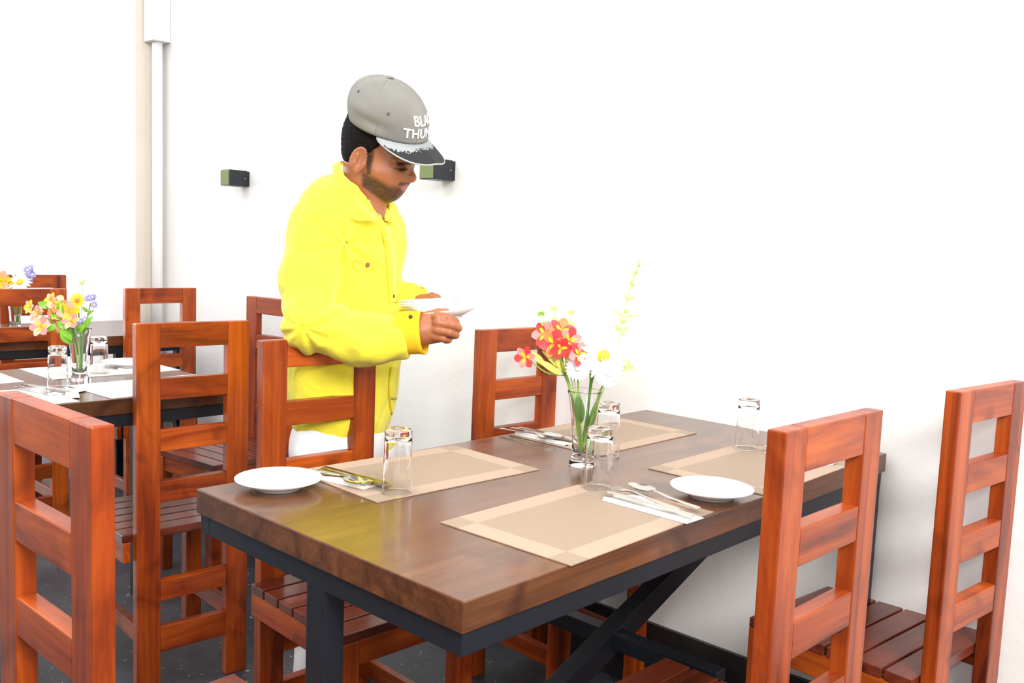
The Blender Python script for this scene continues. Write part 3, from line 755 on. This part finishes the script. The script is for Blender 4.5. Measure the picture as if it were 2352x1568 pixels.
def head_sdf(P):
    d = ell(P, skc, skr, HR)
    d = sm(d, ell(P, hp(895, 392, 0), (.062, .060, .078), HR), .03)
    for s in (1, -1):
        d = sm(d, cap_(P, hs(838, 418, .046) if s > 0 else hp(845, 418, -.046), hp(895, 440, s*.012), .017, .014), .022)
        d = sm(d, cap_(P, hp(905, 402, s*.030), hp(880, 398, s*.048), .018, .022), .02)   # cheek bone
        d = sm(d, cap_(P, hp(938, 379, s*.012), hp(925, 376, s*.044), .009, .011), .010)   # brow
    d = sm(d, cap_(P, hp(850, 430, 0), hp(893, 437, 0), .036, .019), .03)                   # under jaw
    d = sm(d, ell(P, hp(899, 441, 0), (.016, .020, .014), HR), .012)                         # chin
    # eye sockets, then lids
    for s in (1, -1):
        d = -sm(-d, ell(P, hp(934, 388, s*.033), (.012, .015, .009), HR), .010)
        d = sm(d, ell(P, hp(920, 389, s*.033), (.0135, .0150, .0115), HR), .004)
    # nose
    d = sm(d, cap_(P, hp(938, 380, 0), hp(949, 407, 0), .0080, .0105), .009)
    d = sm(d, ell(P, hp(946.5, 410, 0), (.0135, .0130, .0118), HR), .005)
    for s in (1, -1):
        d = sm(d, ell(P, hp(935, 413, s*.0135), (.0115, .0080, .0085), HR), .004)
        d = -sm(-d, ell(P, hp(941, 422, s*.0068), (.006, .0035, .004), HR), .002)
    # mouth
    d = sm(d, ell(P, hp(914, 428, 0), (.016, .028, .024), HR), .012)
    d = sm(d, cap_(P, hp(920.5, 424.5, .0), hp(911, 427, .020), .0062, .0035), .003)
    d = sm(d, cap_(P, hp(920.5, 424.5, .0), hp(911, 427, -.020), .0062, .0035), .003)
    d = sm(d, cap_(P, hp(917, 433, .0), hp(908, 430.5, .018), .0066, .0035), .0035)
    d = sm(d, cap_(P, hp(917, 433, .0), hp(908, 430.5, -.018), .0066, .0035), .0035)
    d = -sm(-d, cap_(P, hp(926, 429, .0), hp(912, 430, .021), .0012, .001), .002)
    d = -sm(-d, cap_(P, hp(916, 441, -.012), hp(916, 441, .012), .0035, .0035), .006)
    # ears : rim, bowl, lobe
    for s in (1, -1):
        c = hs(835, 373, .079) if s > 0 else hp(860, 373, -.079)
        e = np.stack([HF, S3*s, HU]); ang2 = math.radians(18)
        ef = (HF*.95*1.0+S3*s*(-.38)); ef /= np.linalg.norm(ef)
        E = frame(ef, HU*1.0-HF*.12)
        b = ell(P, c, (.0215, .0065, .0320), E)
        b = np.maximum(b, -ell(P, c+S3*s*.007+E[0]*.002+E[2]*.004, (.0125, .0062, .0215), E))
        pts = [c+E[0]*.019*math.cos(a)+E[2]*.031*math.sin(a)+S3*s*.003 for a in np.linspace(-.5, 3.9, 14)]
        for k in range(13): b = sm(b, cap_(P, pts[k], pts[k+1], .0034), .002)
        b = sm(b, cap_(P, c+E[2]*.012-E[0]*.006+S3*s*.003, c-E[2]*.012-E[0]*.004+S3*s*.003, .0032), .003)
        b = sm(b, ell(P, c-E[2]*.028+E[0]*.003, (.0085, .0050, .0085), E), .004)
        b = sm(b, ell(P, c-E[2]*.006+E[0]*.014+S3*s*.002, (.005, .004, .007), E), .003)
        d = sm(d, b, .004)
    # neck
    d = sm(d, cap_(P, hp(836, 395, 0), hp(820, 500, 0)+np.array([0, 0, 0]), .056, .066), .03)
    d = sm(d, cap_(P, hs(842, 415, .050), hp(862, 500, .012), .011, .012), .02)
    return d
def upchest(P):
    return cap_(P, LP(820, 520, .05), LP(815, 640, .05), .075, .09)

# ---- hands
def finger(P, pts, r):
    d = cap_(P, pts[0], pts[1], r[0], r[1])
    for k in range(1, len(pts)-1): d = sm(d, cap_(P, pts[k], pts[k+1], r[k], r[k+1]), .0025)
    return d
TR = .335                                   # right hand, towards the camera
def right_hand(P):
    pal = cap_(P, LP(968, 757, TR), LP(1003, 742, TR), .030, .026)
    pal = sm(pal, cap_(P, LP(972, 765, TR), LP(1003, 765, TR), .026, .023), .02)
    pal = sm(pal, cap_(P, LP(965, 738, TR-.01), LP(1000, 732, TR-.005), .017, .016), .02)
    fs = [  # knuckle, middle joint, last joint, tip
        ([LP(1005, 727, TR+.018), LP(1032, 731, TR+.020), LP(1046, 739, TR+.004), LP(1040, 748, TR-.018)], (.0115, .0105, .0095, .0085)),
        ([LP(1007, 741, TR+.022), LP(1038, 746, TR+.026), LP(1052, 753, TR+.006), LP(1042, 758, TR-.016)], (.0118, .0108, .0098, .0088)),
        ([LP(1005, 757, TR+.021), LP(1032, 763, TR+.025), LP(1046, 769, TR+.006), LP(1037, 772, TR-.014)], (.0112, .0103, .0093, .0083)),
        ([LP(1000, 771, TR+.014), LP(1018, 777, TR+.018), LP(1030, 780, TR+.004), LP(1024, 782, TR-.012)], (.0100, .0092, .0083, .0075)),
    ]
    d = pal
    for p, r in fs: d = sm(d, finger(P, p, r), .0035)
    for p, r in fs: d = sm(d, ell(P, p[0]+np.array([0, -.004, 0]), (.013, .012, .011)), .006)
    th = finger(P, [LP(985, 728, TR-.012), LP(1008, 720, TR-.012), LP(1024, 719, TR-.020), LP(1036, 724, TR-.030)], (.0145, .0125, .0110, .0095))
    return sm(d, th, .006)
TLH = .035
def left_hand(P):
    d = cap_(P, LP(965, 700, TLH), LP(988, 690, TLH), .022, .020)
    d = sm(d, finger(P, [LP(975, 692, TLH+.015), LP(992, 682, TLH+.020), LP(1003, 685, TLH+.024), LP(1006, 694, TLH+.030)], (.014, .0125, .0115, .010)), .006)
    for k in range(4):
        o = np.array([.004*k, .022*k+.004, -.004*k-.014])
        d = sm(d, finger(P, [LP(988, 694, TLH)+o, LP(1006, 694, TLH)+o, LP(1016, 701, TLH)+o+np.array([0, -.01, 0]), LP(1010, 708, TLH)+o+np.array([0, -.03, 0])], (.011, .0105, .0095, .0085)), .004)
    return d
wr_R = (LP(930, 762, .325), LP(966, 757, TR)); wr_L = (LP(938, 684, .0), LP(967, 698, TLH))
def body_sdf(P):
    d = sm(head_sdf(P), upchest(P), .03)
    a = sm(cap_(P, wr_R[0], wr_R[1], .030, .027), right_hand(P), .012)
    b = sm(cap_(P, wr_L[0], wr_L[1], .022, .023), left_hand(P), .012)
    return d, a, b
bd = np.array([.36, .13, .058]); 
def skin_col(V):
    c = np.tile(np.array([.36, .125, .052]), (len(V), 1))
    n = nz(V, 90)[:, None]*.5+nz(V, 31, 4.)[:, None]*.5
    c *= 1+.06*n
    c[:, :] *= (1+.10*np.clip((V[:, 0:1]-hp(925, 400, 0)[0])/.03, 0, 1))
    fw = (V-skc)@F3; sd = (V-skc)@S3; up = V[:, 2]
    # to photo pixels of the profile plane, for landmarks
    pxx = 878+fw*FW2[0]/UPX*1.0-0; z0 = hp(878, 400, 0)[2]; py = 400-(up-z0)/UPX
    fwp = 872+fw/UPX*FW2[0]
    def mask(x, w=1.): return np.clip(x/w, 0, 1)
    ppx = fwp-np.abs(sd)*.292/UPX
    # beard : along the jaw, chin, moustache, sideburns
    jaw = mask(py-(396+np.clip((ppx-850)*.50, 0, 26)), 12)*mask(ppx-836, 10)
    low = mask(478-py, 8)
    mus = mask(py-417, 3)*mask(427-py, 3)*mask(fwp-902, 8)*(abs(sd) < .030)
    sideb = mask(ppx-852, 3)*mask(867-ppx+(400-py)*.15, 6)*(py > 335)*mask(412-py, 8)*(abs(sd) > .035)
    neckcut = mask(ppx-(836+(py-430)*1.5*(py > 430)), 10)
    lips = mask(7.5*(1-(sd/.021)**2)-np.abs(py-429.5), 1.5)*(np.abs(sd) < .021)*mask(fwp-905, 3)
    be = np.clip(np.maximum(np.maximum(jaw*low*neckcut, mus), sideb), 0, 1)*(1-np.clip(lips*1.5, 0, 1))*(V[:, 2] > hp(878, 470, 0)[2])
    be *= (fwp < 960)*(np.abs(V[:, 0]-skc[0]) < .16)
    rn = np.array([mnoise.noise(Vector(v)*420)+.6*mnoise.noise(Vector(v)*900) if b_ > 0 else 0 for v, b_ in zip(V, be)]); be *= np.clip(.92+.35*rn, 0, 1)
    beard = np.array([.030, .017, .011])
    c = c*(1-be[:, None]*.93)+beard*be[:, None]*.93
    lm = np.clip(lips, 0, 1)[:, None]*(np.abs(V[:, 0:1]-skc[0]) < .16); c = c*(1-lm)+np.array([.40, .13, .10])*lm
    brow = mask(py-374.5, 1.5)*mask(381.5-py, 1.5)*(np.abs(np.abs(sd)-.030) < .022)*(fw > .05)
    lash = mask(1.9-np.abs(py-391.5-((np.abs(sd)-.033)/.014)**2*-1.5), 1)*(np.abs(np.abs(sd)-.033) < .0155)*(fw > .045)
    dk = np.clip(np.maximum(brow*.93, lash*.96), 0, 1)[:, None]; c = c*(1-dk)+np.array([.018, .012, .010])*dk
    return np.clip(c, 0, 1)
SKIN = vcol_mat('brown_skin', .45, .12)
def merge(parts):
    vs, qs, b = [], [], 0
    for v, q in parts: vs.append(v); qs.append(q+b); b += len(v)
    return np.concatenate(vs), np.concatenate(qs)
hb = hp(880, 340, 0)
pts = [mesh_sdf(lambda P: sm(head_sdf(P), upchest(P), .03), hb+[-.15, -.15, -.33], hb+[.16, .15, .17], .0021)]
w = LP(1000, 750, TR); pts.append(mesh_sdf(lambda P: body_sdf(P)[1], w+[-.12, -.075, -.085], w+[.085, .075, .075], .0016))
w = LP(990, 695, TLH); pts.append(mesh_sdf(lambda P: body_sdf(P)[2], w+[-.10, -.075, -.07], w+[.07, .11, .06], .0018))
bodyo = make_obj('body', *merge(pts), [SKIN], man, colf=skin_col, it=1)

# ---- hair
HAIR, nt, b = mat('black_hair', (.008, .006, .006), .85, Specular_IOR_Level=.12)
def hair_sdf(P):
    d = ell(P, skc, (skr[0]+.005, skr[1]+.005, skr[2]+.005), HR)
    d = sm(d, ell(P, hp(835, 352, 0), (.055, .069, .050), HR), .01)
    # lower limit : nape to above the ear to temple
    q = P-hp(800, 392, 0); fw = q@F3; up = q[:, 2]
    lim = up-np.where(fw < .03, 0+fw*.2, .006+(np.clip(fw, .03, .20)-.03)*.62)
    d = smx(d, -lim+.0, .006)
    front = (P-hp(900, 345, 0))@F3; d = smx(d, front+(P[:, 2]-hp(868, 345, 0)[2])*-.5, .006)
    return d-.0012*nz(P, 260)
make_obj('hair', *mesh_sdf(hair_sdf, hb+[-.14, -.13, -.12], hb+[.12, .13, .10], .0025), [HAIR], man)

# ---- cap
CAPM, nt, b = mat('grey_cap_cloth', (.27, .26, .235), .9); Lk = nt.links.new
tc = nd(nt, 'ShaderNodeTexCoord'); n = nd(nt, 'ShaderNodeTexNoise', i_Scale=9.0, i_Detail=3.0); Lk(tc.outputs['Object'], n.inputs[0])
r = ramp(nt, [(.35, (.225, .220, .205)), (.65, (.285, .275, .245))]); Lk(n.outputs[0], r.inputs[0]); Lk(r.outputs[0], b.inputs['Base Color'])
n = nd(nt, 'ShaderNodeTexNoise', i_Scale=700.0); Lk(tc.outputs['Object'], n.inputs[0]); bp = nd(nt, 'ShaderNodeBump', i_Strength=.3, i_Distance=.0006); Lk(n.outputs[0], bp.inputs['Height']); Lk(bp.outputs[0], b.inputs['Normal'])
capo = empty('cap'); capo.parent = man
# crown : base ellipse tilted forward, dome above it
def vat(a, c, t): return EXL*a+np.array([0, 0, c])+ETL*t
EXL = np.array([1., 0, 0]); ETL = np.array([0, -1., 0])
cb = hp(893, 293, 0)+np.array([0, 0, 0])
BF = vat(.70, -.42, .58); BF /= np.linalg.norm(BF)
S3c = vat(-.70, -.10, .70); S3c -= BF*(BF@S3c); S3c /= np.linalg.norm(S3c)
BU = np.cross(BF, S3c); BU *= np.sign(BU[2])
ca, cbb = .110, .096                       # half length, half width
ch = .124                                  # crown height
DU = vat(.06, .88, .40); DU /= np.linalg.norm(DU)
def crown(u, v):
    """u angle (0 = front), v 0 base .. 1 top"""
    c, s = math.cos(u), math.sin(u)
    rad = (max(0, 1-v**2.9))**(1/2.3)
    bul = 1+.045*math.sin(v*math.pi)
    p = cb+(BF*c*ca+S3c*s*cbb)*rad*bul+DU*(ch*v)
    # soft panels and dents
    dn = .0022*math.cos(3*u)*math.sin(v*math.pi)-.007*math.exp(-((u-2.05)/.22)**2-((v-.62)/.20)**2)-.005*math.exp(-((u-1.1)/.35)**2-((v-.22)/.10)**2)
    dn += .0035*math.exp(-((u-1.5)/.3)**2-((v-.42)/.12)**2)
    nrm = (BF*c+S3c*s); return p+nrm*dn
mb = MB(); nu, nv = 96, 30
vs = [crown(2*math.pi*i/nu, (j/nv)**.85*.998) for j in range(nv+1) for i in range(nu)]
fs = [(j*nu+i, j*nu+(i+1) % nu, (j+1)*nu+(i+1) % nu, (j+1)*nu+i) for j in range(nv) for i in range(nu)]
fs.append(tuple(nv*nu+i for i in range(nu)))
mb.add(vs, fs); cr = mb.build('crown', CAPM, capo, smooth=True)
so = cr.modifiers.new('t', 'SOLIDIFY'); so.thickness = .0025; so.offset = 1
# seams, button and eyelets
SEAM = mat('cap_stitching', (.19, .185, .17), .9)[0]
for k in range(6):
    u = math.pi/6+k*math.pi/3; u = k*math.pi/3
    mb = MB(); mb.tube([crown(u, v)+(BF*math.cos(u)+S3c*math.sin(u))*.0026*(1-v)+DU*.0024*v for v in np.linspace(.02, .985, 26)], .0009, 6); mb.build('seam', SEAM, capo, smooth=True)
tp = crown(0, .999); 
mb = MB(); mb.lathe([(.0001, .008), (.006, .007), (.009, .003), (.0095, 0), (.0001, 0)], 16, c=tuple(cb+DU*(ch+.001))); mb.build('button', CAPM, capo, smooth=True)
EYE = mat('eyelet_thread', (.10, .10, .095), .8)[0]
for u, v in ((1.75, .68), (.75, .52), (-.75, .55), (2.7, .6)):
    p = crown(u, v)+(BF*math.cos(u)+S3c*math.sin(u))*.003
    mb = MB(); nn = Vector(BF*math.cos(u)+S3c*math.sin(u)+DU*.4).normalized(); q = nn.to_track_quat('Z', 'Y').to_matrix()
    mb.tube([Vector(p)+q @ Vector((.003*math.cos(a), .003*math.sin(a), 0)) for a in np.linspace(0, 2*math.pi, 13)], .0012, 6); mb.build('eyelet', EYE, capo, smooth=True)
# strap at the back
mb = MB(); mb.tube([crown(math.pi-.25, .12)-BF*.003, crown(math.pi-.1, .13)-BF*.009, crown(math.pi+.1, .13)-BF*.009, crown(math.pi+.25, .12)-BF*.003], .0045, 8); mb.build('strap', HAIR, capo, smooth=True)
# peak
PFd = vat(.59, -.65, .48); PFd /= np.linalg.norm(PFd)
def peak(u, r, dz=0):
    """u -1..1 across, r 0 at the crown .. 1 at the edge"""
    th = u*1.08-.06
    base = cb+BF*ca*math.cos(th)*.985+S3c*cbb*math.sin(th)*.985-BU*.002
    reach = .092*(1-abs(u)**2.8)**.62
    d = PFd+S3c*(u*.10)
    return base+d*reach*r+BU*(.010*math.sin(r*1.6)*(1-abs(u))-.006*abs(u)*r+dz)
PK = vcol_mat('peak_cloth', .8)
random.seed(5)
def peak_col(V):
    out = np.zeros((len(V), 3)); n = 0
    for j in range(71):
        for i in range(221):
            u = -1+2*i/220; r = j/70; p = V[n]
            nn = mnoise.noise(Vector(p)*130)*.17+mnoise.noise(Vector(p)*380)*.10
            lim = .30+.42*max(0, u)+.20*max(0, -u-.3)
            w = r > lim+nn and u < .93
            out[n] = (.020, .021, .023) if w else (.36, .385, .385)
            n += 1
    return out
nu, nr = 220, 70; us = [-1+2*i/nu for i in range(nu+1)]
top = np.array([peak(u, j/nr) for j in range(nr+1) for u in us])
q = np.array([(j*(nu+1)+i, j*(nu+1)+i+1, (j+1)*(nu+1)+i+1, (j+1)*(nu+1)+i) for j in range(nr) for i in range(nu)])
pk = make_obj('peak', top, q, [PK], capo, colf=peak_col)
so = pk.modifiers.new('t', 'SOLIDIFY'); so.thickness = .0035; so.offset = 0
PIPING = mat('peak_edge', (.42, .43, .42), .8)[0]
mb = MB(); mb.tube([peak(u, 1.0) for u in np.linspace(-.995, .995, 60)], .0022, 8); mb.build('edge_piping', PIPING, capo, smooth=True)
# lettering on the front, wrapped round the crown
LET = mat('white_embroidery', (.95, .95, .95), .7)[0]
def letters(text, v0, size, rot=0.):
    cu = bpy.data.curves.new('lettering', 'FONT'); cu.body = text; cu.size = size; cu.align_x = 'CENTER'; cu.extrude = 0; cu.offset = size*.018; cu.space_character = 1.02
    to = bpy.data.objects.new('lettering', cu); COL.objects.link(to); bpy.context.view_layer.update()
    dg = bpy.context.evaluated_depsgraph_get(); me = bpy.data.meshes.new_from_object(to.evaluated_get(dg), depsgraph=dg)
    bpy.data.objects.remove(to)
    bm = bmesh.new(); bm.from_mesh(me)
    bmesh.ops.triangulate(bm, faces=bm.faces)
    for _ in range(3):
        es = [e for e in bm.edges if e.calc_length() > .004]
        if es: bmesh.ops.subdivide_edges(bm, edges=es, cuts=1); bmesh.ops.triangulate(bm, faces=[f for f in bm.faces if len(f.verts) > 3])
    for v in bm.verts:
        x, y = v.co.x, v.co.y; u = -x/.100-.42; vv = v0+y/ch*1.0
        p = np.array(crown(u, vv)); nrm = BF*math.cos(u)+S3c*math.sin(u)
        v.co = Vector(p+nrm*.0040)
    me2 = bpy.data.meshes.new('lettering'); bm.to_mesh(me2); bm.free(); me2.materials.append(LET)
    o = bpy.data.objects.new('lettering', me2); COL.objects.link(o); o.parent = capo
    s = o.modifiers.new('t', 'SOLIDIFY'); s.thickness = .0014; s.offset = 0
    return o
letters('BLACK', .385, .034); letters('THUNDER', .135, .034)

# ---- shirt
SHIRT, nt, b = mat('yellow_cotton', (.93, .83, .045), .85); Lk = nt.links.new
tc = nd(nt, 'ShaderNodeTexCoord'); n = nd(nt, 'ShaderNodeTexNoise', i_Scale=14.0, i_Detail=5.0, i_Distortion=1.2); Lk(tc.outputs['Object'], n.inputs[0])
bp = nd(nt, 'ShaderNodeBump', i_Strength=.35, i_Distance=.012); Lk(n.outputs[0], bp.inputs['Height']); Lk(bp.outputs[0], b.inputs['Normal'])
b.inputs['Sheen Weight'].default_value = .2
bang = math.radians(22)
TF = np.array([math.cos(bang), -math.sin(bang), 0]); TS = np.array([-math.sin(bang), -math.cos(bang), 0]) # torso forward, his right
TRm = np.array([TF, -TS, Z3])
def tc_(px, py, t=.0): return LP(px, py, t)
sh_R = LP(738, 505, .175); sh_L = LP(835, 500, -.13)
el_R = LP(712, 745, .30); wrc_R = LP(955, 768, .325)
el_L = LP(868, 690, -.10); wrc_L = LP(952, 688, .02)
def folds(P):
    f = np.zeros(len(P))
    # radiating creases at the elbow and armpit, soft vertical folds on the body
    q = P-el_R; r = np.linalg.norm(q, axis=1); a = np.arctan2(q[:, 2], q[:, 0])
    f += .0048*np.sin(a*9+1.2*np.sin(r*40))*np.exp(-(r/.13)**2)
    q = P-LP(800, 560, .16); r = np.linalg.norm(q, axis=1); a = np.arctan2(q[:, 2], q[:, 0])
    f += .0042*np.sin(a*7+r*18)*np.exp(-(r/.16)**2)
    f += .0032*nz(P*np.array([1, 1, .35]), 34, 1.)+.0020*nz(P*np.array([1, 1, .6]), 75, 3.)
    return f
def torso(P):
    d = ell(P, LP(794, 560, .03), (.112, .180, .175), TRm)
    d = sm(d, ell(P, LP(790, 690, .05), (.120, .172, .200), TRm), .06)
    d = sm(d, ell(P, LP(789, 860, .05), (.138, .178, .260), TRm), .08)
    d = sm(d, cap_(P, LP(756, 462, .15), LP(848, 476, -.12), .050, .050), .07)   # shoulders
    d = sm(d, cap_(P, LP(800, 470, .05), LP(800, 505, .04), .060, .085), .05)
    d = sm(d, ell(P, LP(862, 560, .02), (.048, .140, .11), TRm), .05)
    return d
def shirt_sdf(P):
    d = torso(P)
    d = sm(d, cap_(P, LP(733, 515, .19), LP(706, 640, .235), .068, .066), .05)
    d = sm(d, cap_(P, LP(706, 640, .235), el_R, .066, .064), .03)
    d = sm(d, cap_(P, LP(712, 745, .30), LP(840, 780, .325), .062, .060), .02)
    d = sm(d, cap_(P, LP(840, 780, .325), LP(925, 775, .325), .058, .050), .03)
    d = sm(d, cap_(P, LP(835, 505, -.14), el_L, .062, .052), .04)
    d = sm(d, cap_(P, el_L, LP(945, 686, .005), .050, .042), .02)
    d = d+folds(P)
    # open neck, flat hem
    nc = cap_(P, hp(845, 380, 0), hp(832, 470, 0), .071, .068)
    vn = cap_(P, hp(868, 440, .0), hp(880, 498, .0), .045, .016)
    d = np.maximum(d, -sm(nc, vn, .015))
    hem = LP(800, 1012, .1)[2]+.012*np.sin((P[:, 0])*16+1)
    d = np.maximum(d, hem-P[:, 2])
    d = np.maximum(d, (P-LP(940, 765, .325))@np.array([1, 0, .05])*np.where(P[:, 1] < -.18, 1, 0)-1*(P[:, 1] >= -.18))
    return d
lo = np.minimum(LP(640, 1040, .42), LP(640, 1040, -.35)); hi = np.maximum(LP(985, 370, -.35), LP(985, 370, .1)); 
bx0 = np.array([LP(640, 700, .1)[0]-.02, -.42, LP(700, 1035, .1)[2]-.01]); bx1 = np.array([LP(965, 700, .1)[0]+.03, .26, LP(760, 380, .1)[2]+.03])
make_obj('shirt', *mesh_sdf(shirt_sdf, bx0, bx1, .0045), [SHIRT], man, it=2)

# surface lookup: where the view through a photo position meets the shirt
def on_shirt(px, py, off=.0, t0=.48):
    p = LP(px, py, t0); q = LP(px, py, t0-.7); d = (q-p)/np.linalg.norm(q-p); k = 0.
    for _ in range(140):
        v = float(shirt_sdf((p+d*k)[None].astype(np.float32))[0])
        if v < .0006: break
        k += max(v*.6, .0008)
        if k > .8: return None
    h = p+d*k; e = .004
    g = np.array([float(shirt_sdf((h+np.eye(3)[i]*e)[None].astype(np.float32))[0]-shirt_sdf((h-np.eye(3)[i]*e)[None].astype(np.float32))[0]) for i in range(3)]); g /= np.linalg.norm(g)+1e-9
    return h+g*off, g
shirt_o = bpy.data.objects['shirt']
def ribbon(name, tops, outs, m, parent, n=40, th=.0022, bulge=.006, k=5):
    A = bez([Vector(p) for p in tops], n); B = bez([Vector(p) for p in outs], n); mb = MB(); vs = []
    for i in range(n+1):
        for j in range(k):
            t = j/(k-1); p = A[i].lerp(B[i], t); c = (A[i]-Vector(LP(830, 470, .05))); c.z = 0
            vs.append(p+c.normalized()*bulge*math.sin(math.pi*t*.9))
    mb.add(vs, [(i*k+j, i*k+j+1, (i+1)*k+j+1, (i+1)*k+j) for i in range(n) for j in range(k-1)])
    o = mb.build(name, m, parent, smooth=True); s = o.modifiers.new('t', 'SOLIDIFY'); s.thickness = th; s.offset = 0; return o
tops = [(873, 507, .135), (850, 487, .150), (823, 460, .150), (800, 425, .140), (786, 388, .105), (783, 371, .055), (800, 376, -.01), (832, 400, -.045), (864, 436, -.03), (878, 470, .01), (884, 506, .09)]
outs = [(862, 506, .165), (812, 505, .195), (790, 482, .195), (774, 442, .180), (768, 402, .135), (766, 380, .055), (785, 378, -.03), (835, 405, -.09), (900, 462, -.07), (914, 488, .0), (900, 512, .08)]
ribbon('collar', [LP(*p) for p in tops], [LP(*p) for p in outs], SHIRT, shirt_o)
# front placket
CREASE = mat('shirt_stitching', (.74, .56, .03), .9)[0]
def strip(name, pp, w, off, m, parent, th=.002):
    vs = []; pp = [tuple(p) for p in pp]; n = 0; L_, R_ = [], []
    for p in bez([Vector((x, y, 0)) for x, y in pp], 26):
        a = on_shirt(p.x-w, p.y, off); b_ = on_shirt(p.x+w, p.y, off)
        if a and b_: L_.append(a[0]); R_.append(b_[0])
    if len(L_) < 3: return
    mb = MB(); mb.add([q for ab in zip(L_, R_) for q in ab], [(2*i, 2*i+1, 2*i+3, 2*i+2) for i in range(len(L_)-1)])
    o = mb.build(name, m, parent, smooth=True); s = o.modifiers.new('t', 'SOLIDIFY'); s.thickness = th; s.offset = 0; return o
strip('placket', [(882, 520), (893, 570), (900, 640), (903, 695)], 9, .0022, SHIRT, shirt_o)
strip('placket', [(906, 840), (901, 900), (908, 960), (912, 1005)], 8, .0022, SHIRT, shirt_o)
strip('seam', [(872, 512), (884, 570), (891, 640), (894, 695)], 1.2, .0016, CREASE, shirt_o, .001)
strip('seam', [(897, 842), (893, 900), (900, 960), (905, 1000)], 1.2, .0016, CREASE, shirt_o, .001)
strip('pocket_flap', [(812, 598), (836, 606), (862, 600)], 1.4, .0016, CREASE, shirt_o, .001)
strip('pocket_flap', [(808, 598), (814, 617), (828, 624), (846, 620), (864, 612)], 1.3, .0016, CREASE, shirt_o, .001)
BUT = mat('brown_button', (.30, .10, .03), .4)[0]; BUTD = mat('dark_button', (.10, .06, .02), .4)[0]
def button(px, py, r, m, parent=None):
    h = on_shirt(px, py, .001)
    if not h: return
    q = Vector(h[1]).to_track_quat('Z', 'Y').to_matrix(); mb = MB()
    mb.lathe([(.0001, .0022), (r*.6, .0018), (r, .0024), (r*1.05, .0012), (r, 0), (.0001, 0)], 18)
    mb.v = [tuple(Vector(h[0])+q @ Vector(v)) for v in mb.v]
    mb.build('button', m, parent or shirt_o, smooth=True)
button(843, 608, .0062, BUT)
for p in ((903, 680),): button(*p, .0045, BUTD)
# cuff of the near sleeve
CUFF = mat('cuff_lining', (.93, .52, .008), .85)[0]
def cuffmesh(a, b_, r0, r1, sq=1.):
    a, b_ = Vector(a), Vector(b_); d = (b_-a).normalized(); u = Vector((0, 0, 1)); u = (u-d*u.dot(d)).normalized(); s = d.cross(u); mb = MB(); n = 36; vs = []
    prof = [(0, r0), (.35, r0*1.02), (.8, r1), (1., r1*1.03), (1.0, r1*.97), (.6, r1*.93), (.1, r0*.9)]
    for t, r in prof:
        for k in range(n):
            an = 2*math.pi*k/n; w = 1+.03*math.sin(3*an+1); vs.append(a.lerp(b_, t)+(u*math.cos(an)*r+s*math.sin(an)*r*sq)*w+d*(-.004*math.cos(an)*t))
    mb.add(vs, [(j*n+k, j*n+(k+1) % n, (j+1)*n+(k+1) % n, (j+1)*n+k) for j in range(len(prof)-1) for k in range(n)], 0)
    return mb
cuffmesh(LP(915, 765, .325), LP(974, 765, .333), .050, .050, .9).build('cuff', CUFF, shirt_o, smooth=True)
cuffmesh(LP(936, 684, .0), LP(968, 692, .02), .042, .038, .9).build('cuff', SHIRT, shirt_o, smooth=True)
for p in ((943, 727), (947, 799)):
    mb = MB(); c = LP(*p, .325+.036); mb.lathe([(.0001, .002), (.0045, .0015), (.005, 0)], 14); mb.v = [tuple(Vector(c)+Vector((v[0], -v[2], v[1]))) for v in mb.v]; mb.build('cuff_button', BUTD, shirt_o, smooth=True)

# ---- trousers and shoes
TROU = mat('white_cotton', (.90, .90, .92), .9)[0]
def trou_sdf(P):
    hz = LP(789, 1000, .05)
    hp_ = np.array([LP(785, 985, .05)[0], -.05, hz[2]])
    d = ell(P, hp_, (.115, .150, .14), TRm)
    for s in (1, -1):
        a = hp_+TS*s*.080+np.array([0, 0, -.03]); k_ = np.array([a[0]+.03, a[1], .50]); f_ = np.array([a[0]-.02, a[1], .07])
        d = sm(d, cap_(P, a, k_, .092, .072), .03); d = sm(d, cap_(P, k_, f_, .070, .058), .02)
    return np.maximum(d, .045-P[:, 2])+.003*nz(P*np.array([1, 1, .5]), 30)
c0 = LP(785, 985, .05)
make_obj('trousers', *mesh_sdf(trou_sdf, [c0[0]-.22, -.36, .03], [c0[0]+.24, .26, c0[2]+.12], .009), [TROU], man, it=2)
SHOE = mat('dark_shoe', (.03, .02, .018), .4)[0]
for s in (1, -1):
    def sh_(P, s=s):
        a = np.array([c0[0]-.02, -.05, 0])+TS*s*.080
        d = sm(ell(P, a+TF*.03+np.array([0, 0, .035]), (.075, .042, .055), TRm), ell(P, a+TF*.13+np.array([0, 0, .025]), (.085, .048, .036), TRm), .03)
        return np.maximum(d, -P[:, 2])
    a = np.array([c0[0]-.02, -.05, 0])+TS*s*.080
    make_obj('shoe', *mesh_sdf(sh_, a+[-.14, -.18, -.01], a+[.26, .14, .12], .006), [SHOE], man, it=1)

# ---- plates he holds
def held(px, py, t, label, rx, rz=0):
    w = PO+EX*LP(px, py, t)[0]+ET*t+np.array([0, 0, LP(px, py, t)[2]])
    R_ = Matrix.Rotation(YAW, 3, 'Z') @ Matrix.Rotation(rx, 3, 'Y') @ Matrix.Rotation(math.radians(-3.5), 3, 'X')
    return plate(w, label, 'white plates in the hands of the man', R_.to_euler())
held(985, 716, .205, 'lowest of the three stacked white plates in his hands', math.radians(-5))
held(986, 710, .205, 'middle one of the three stacked white plates in his hands', math.radians(-5))
held(987, 704, .205, 'topmost of the stacked white plates in his hands', math.radians(-5))
held(1020, 733, .275, 'single white plate his right hand draws off below the stack', math.radians(-9))
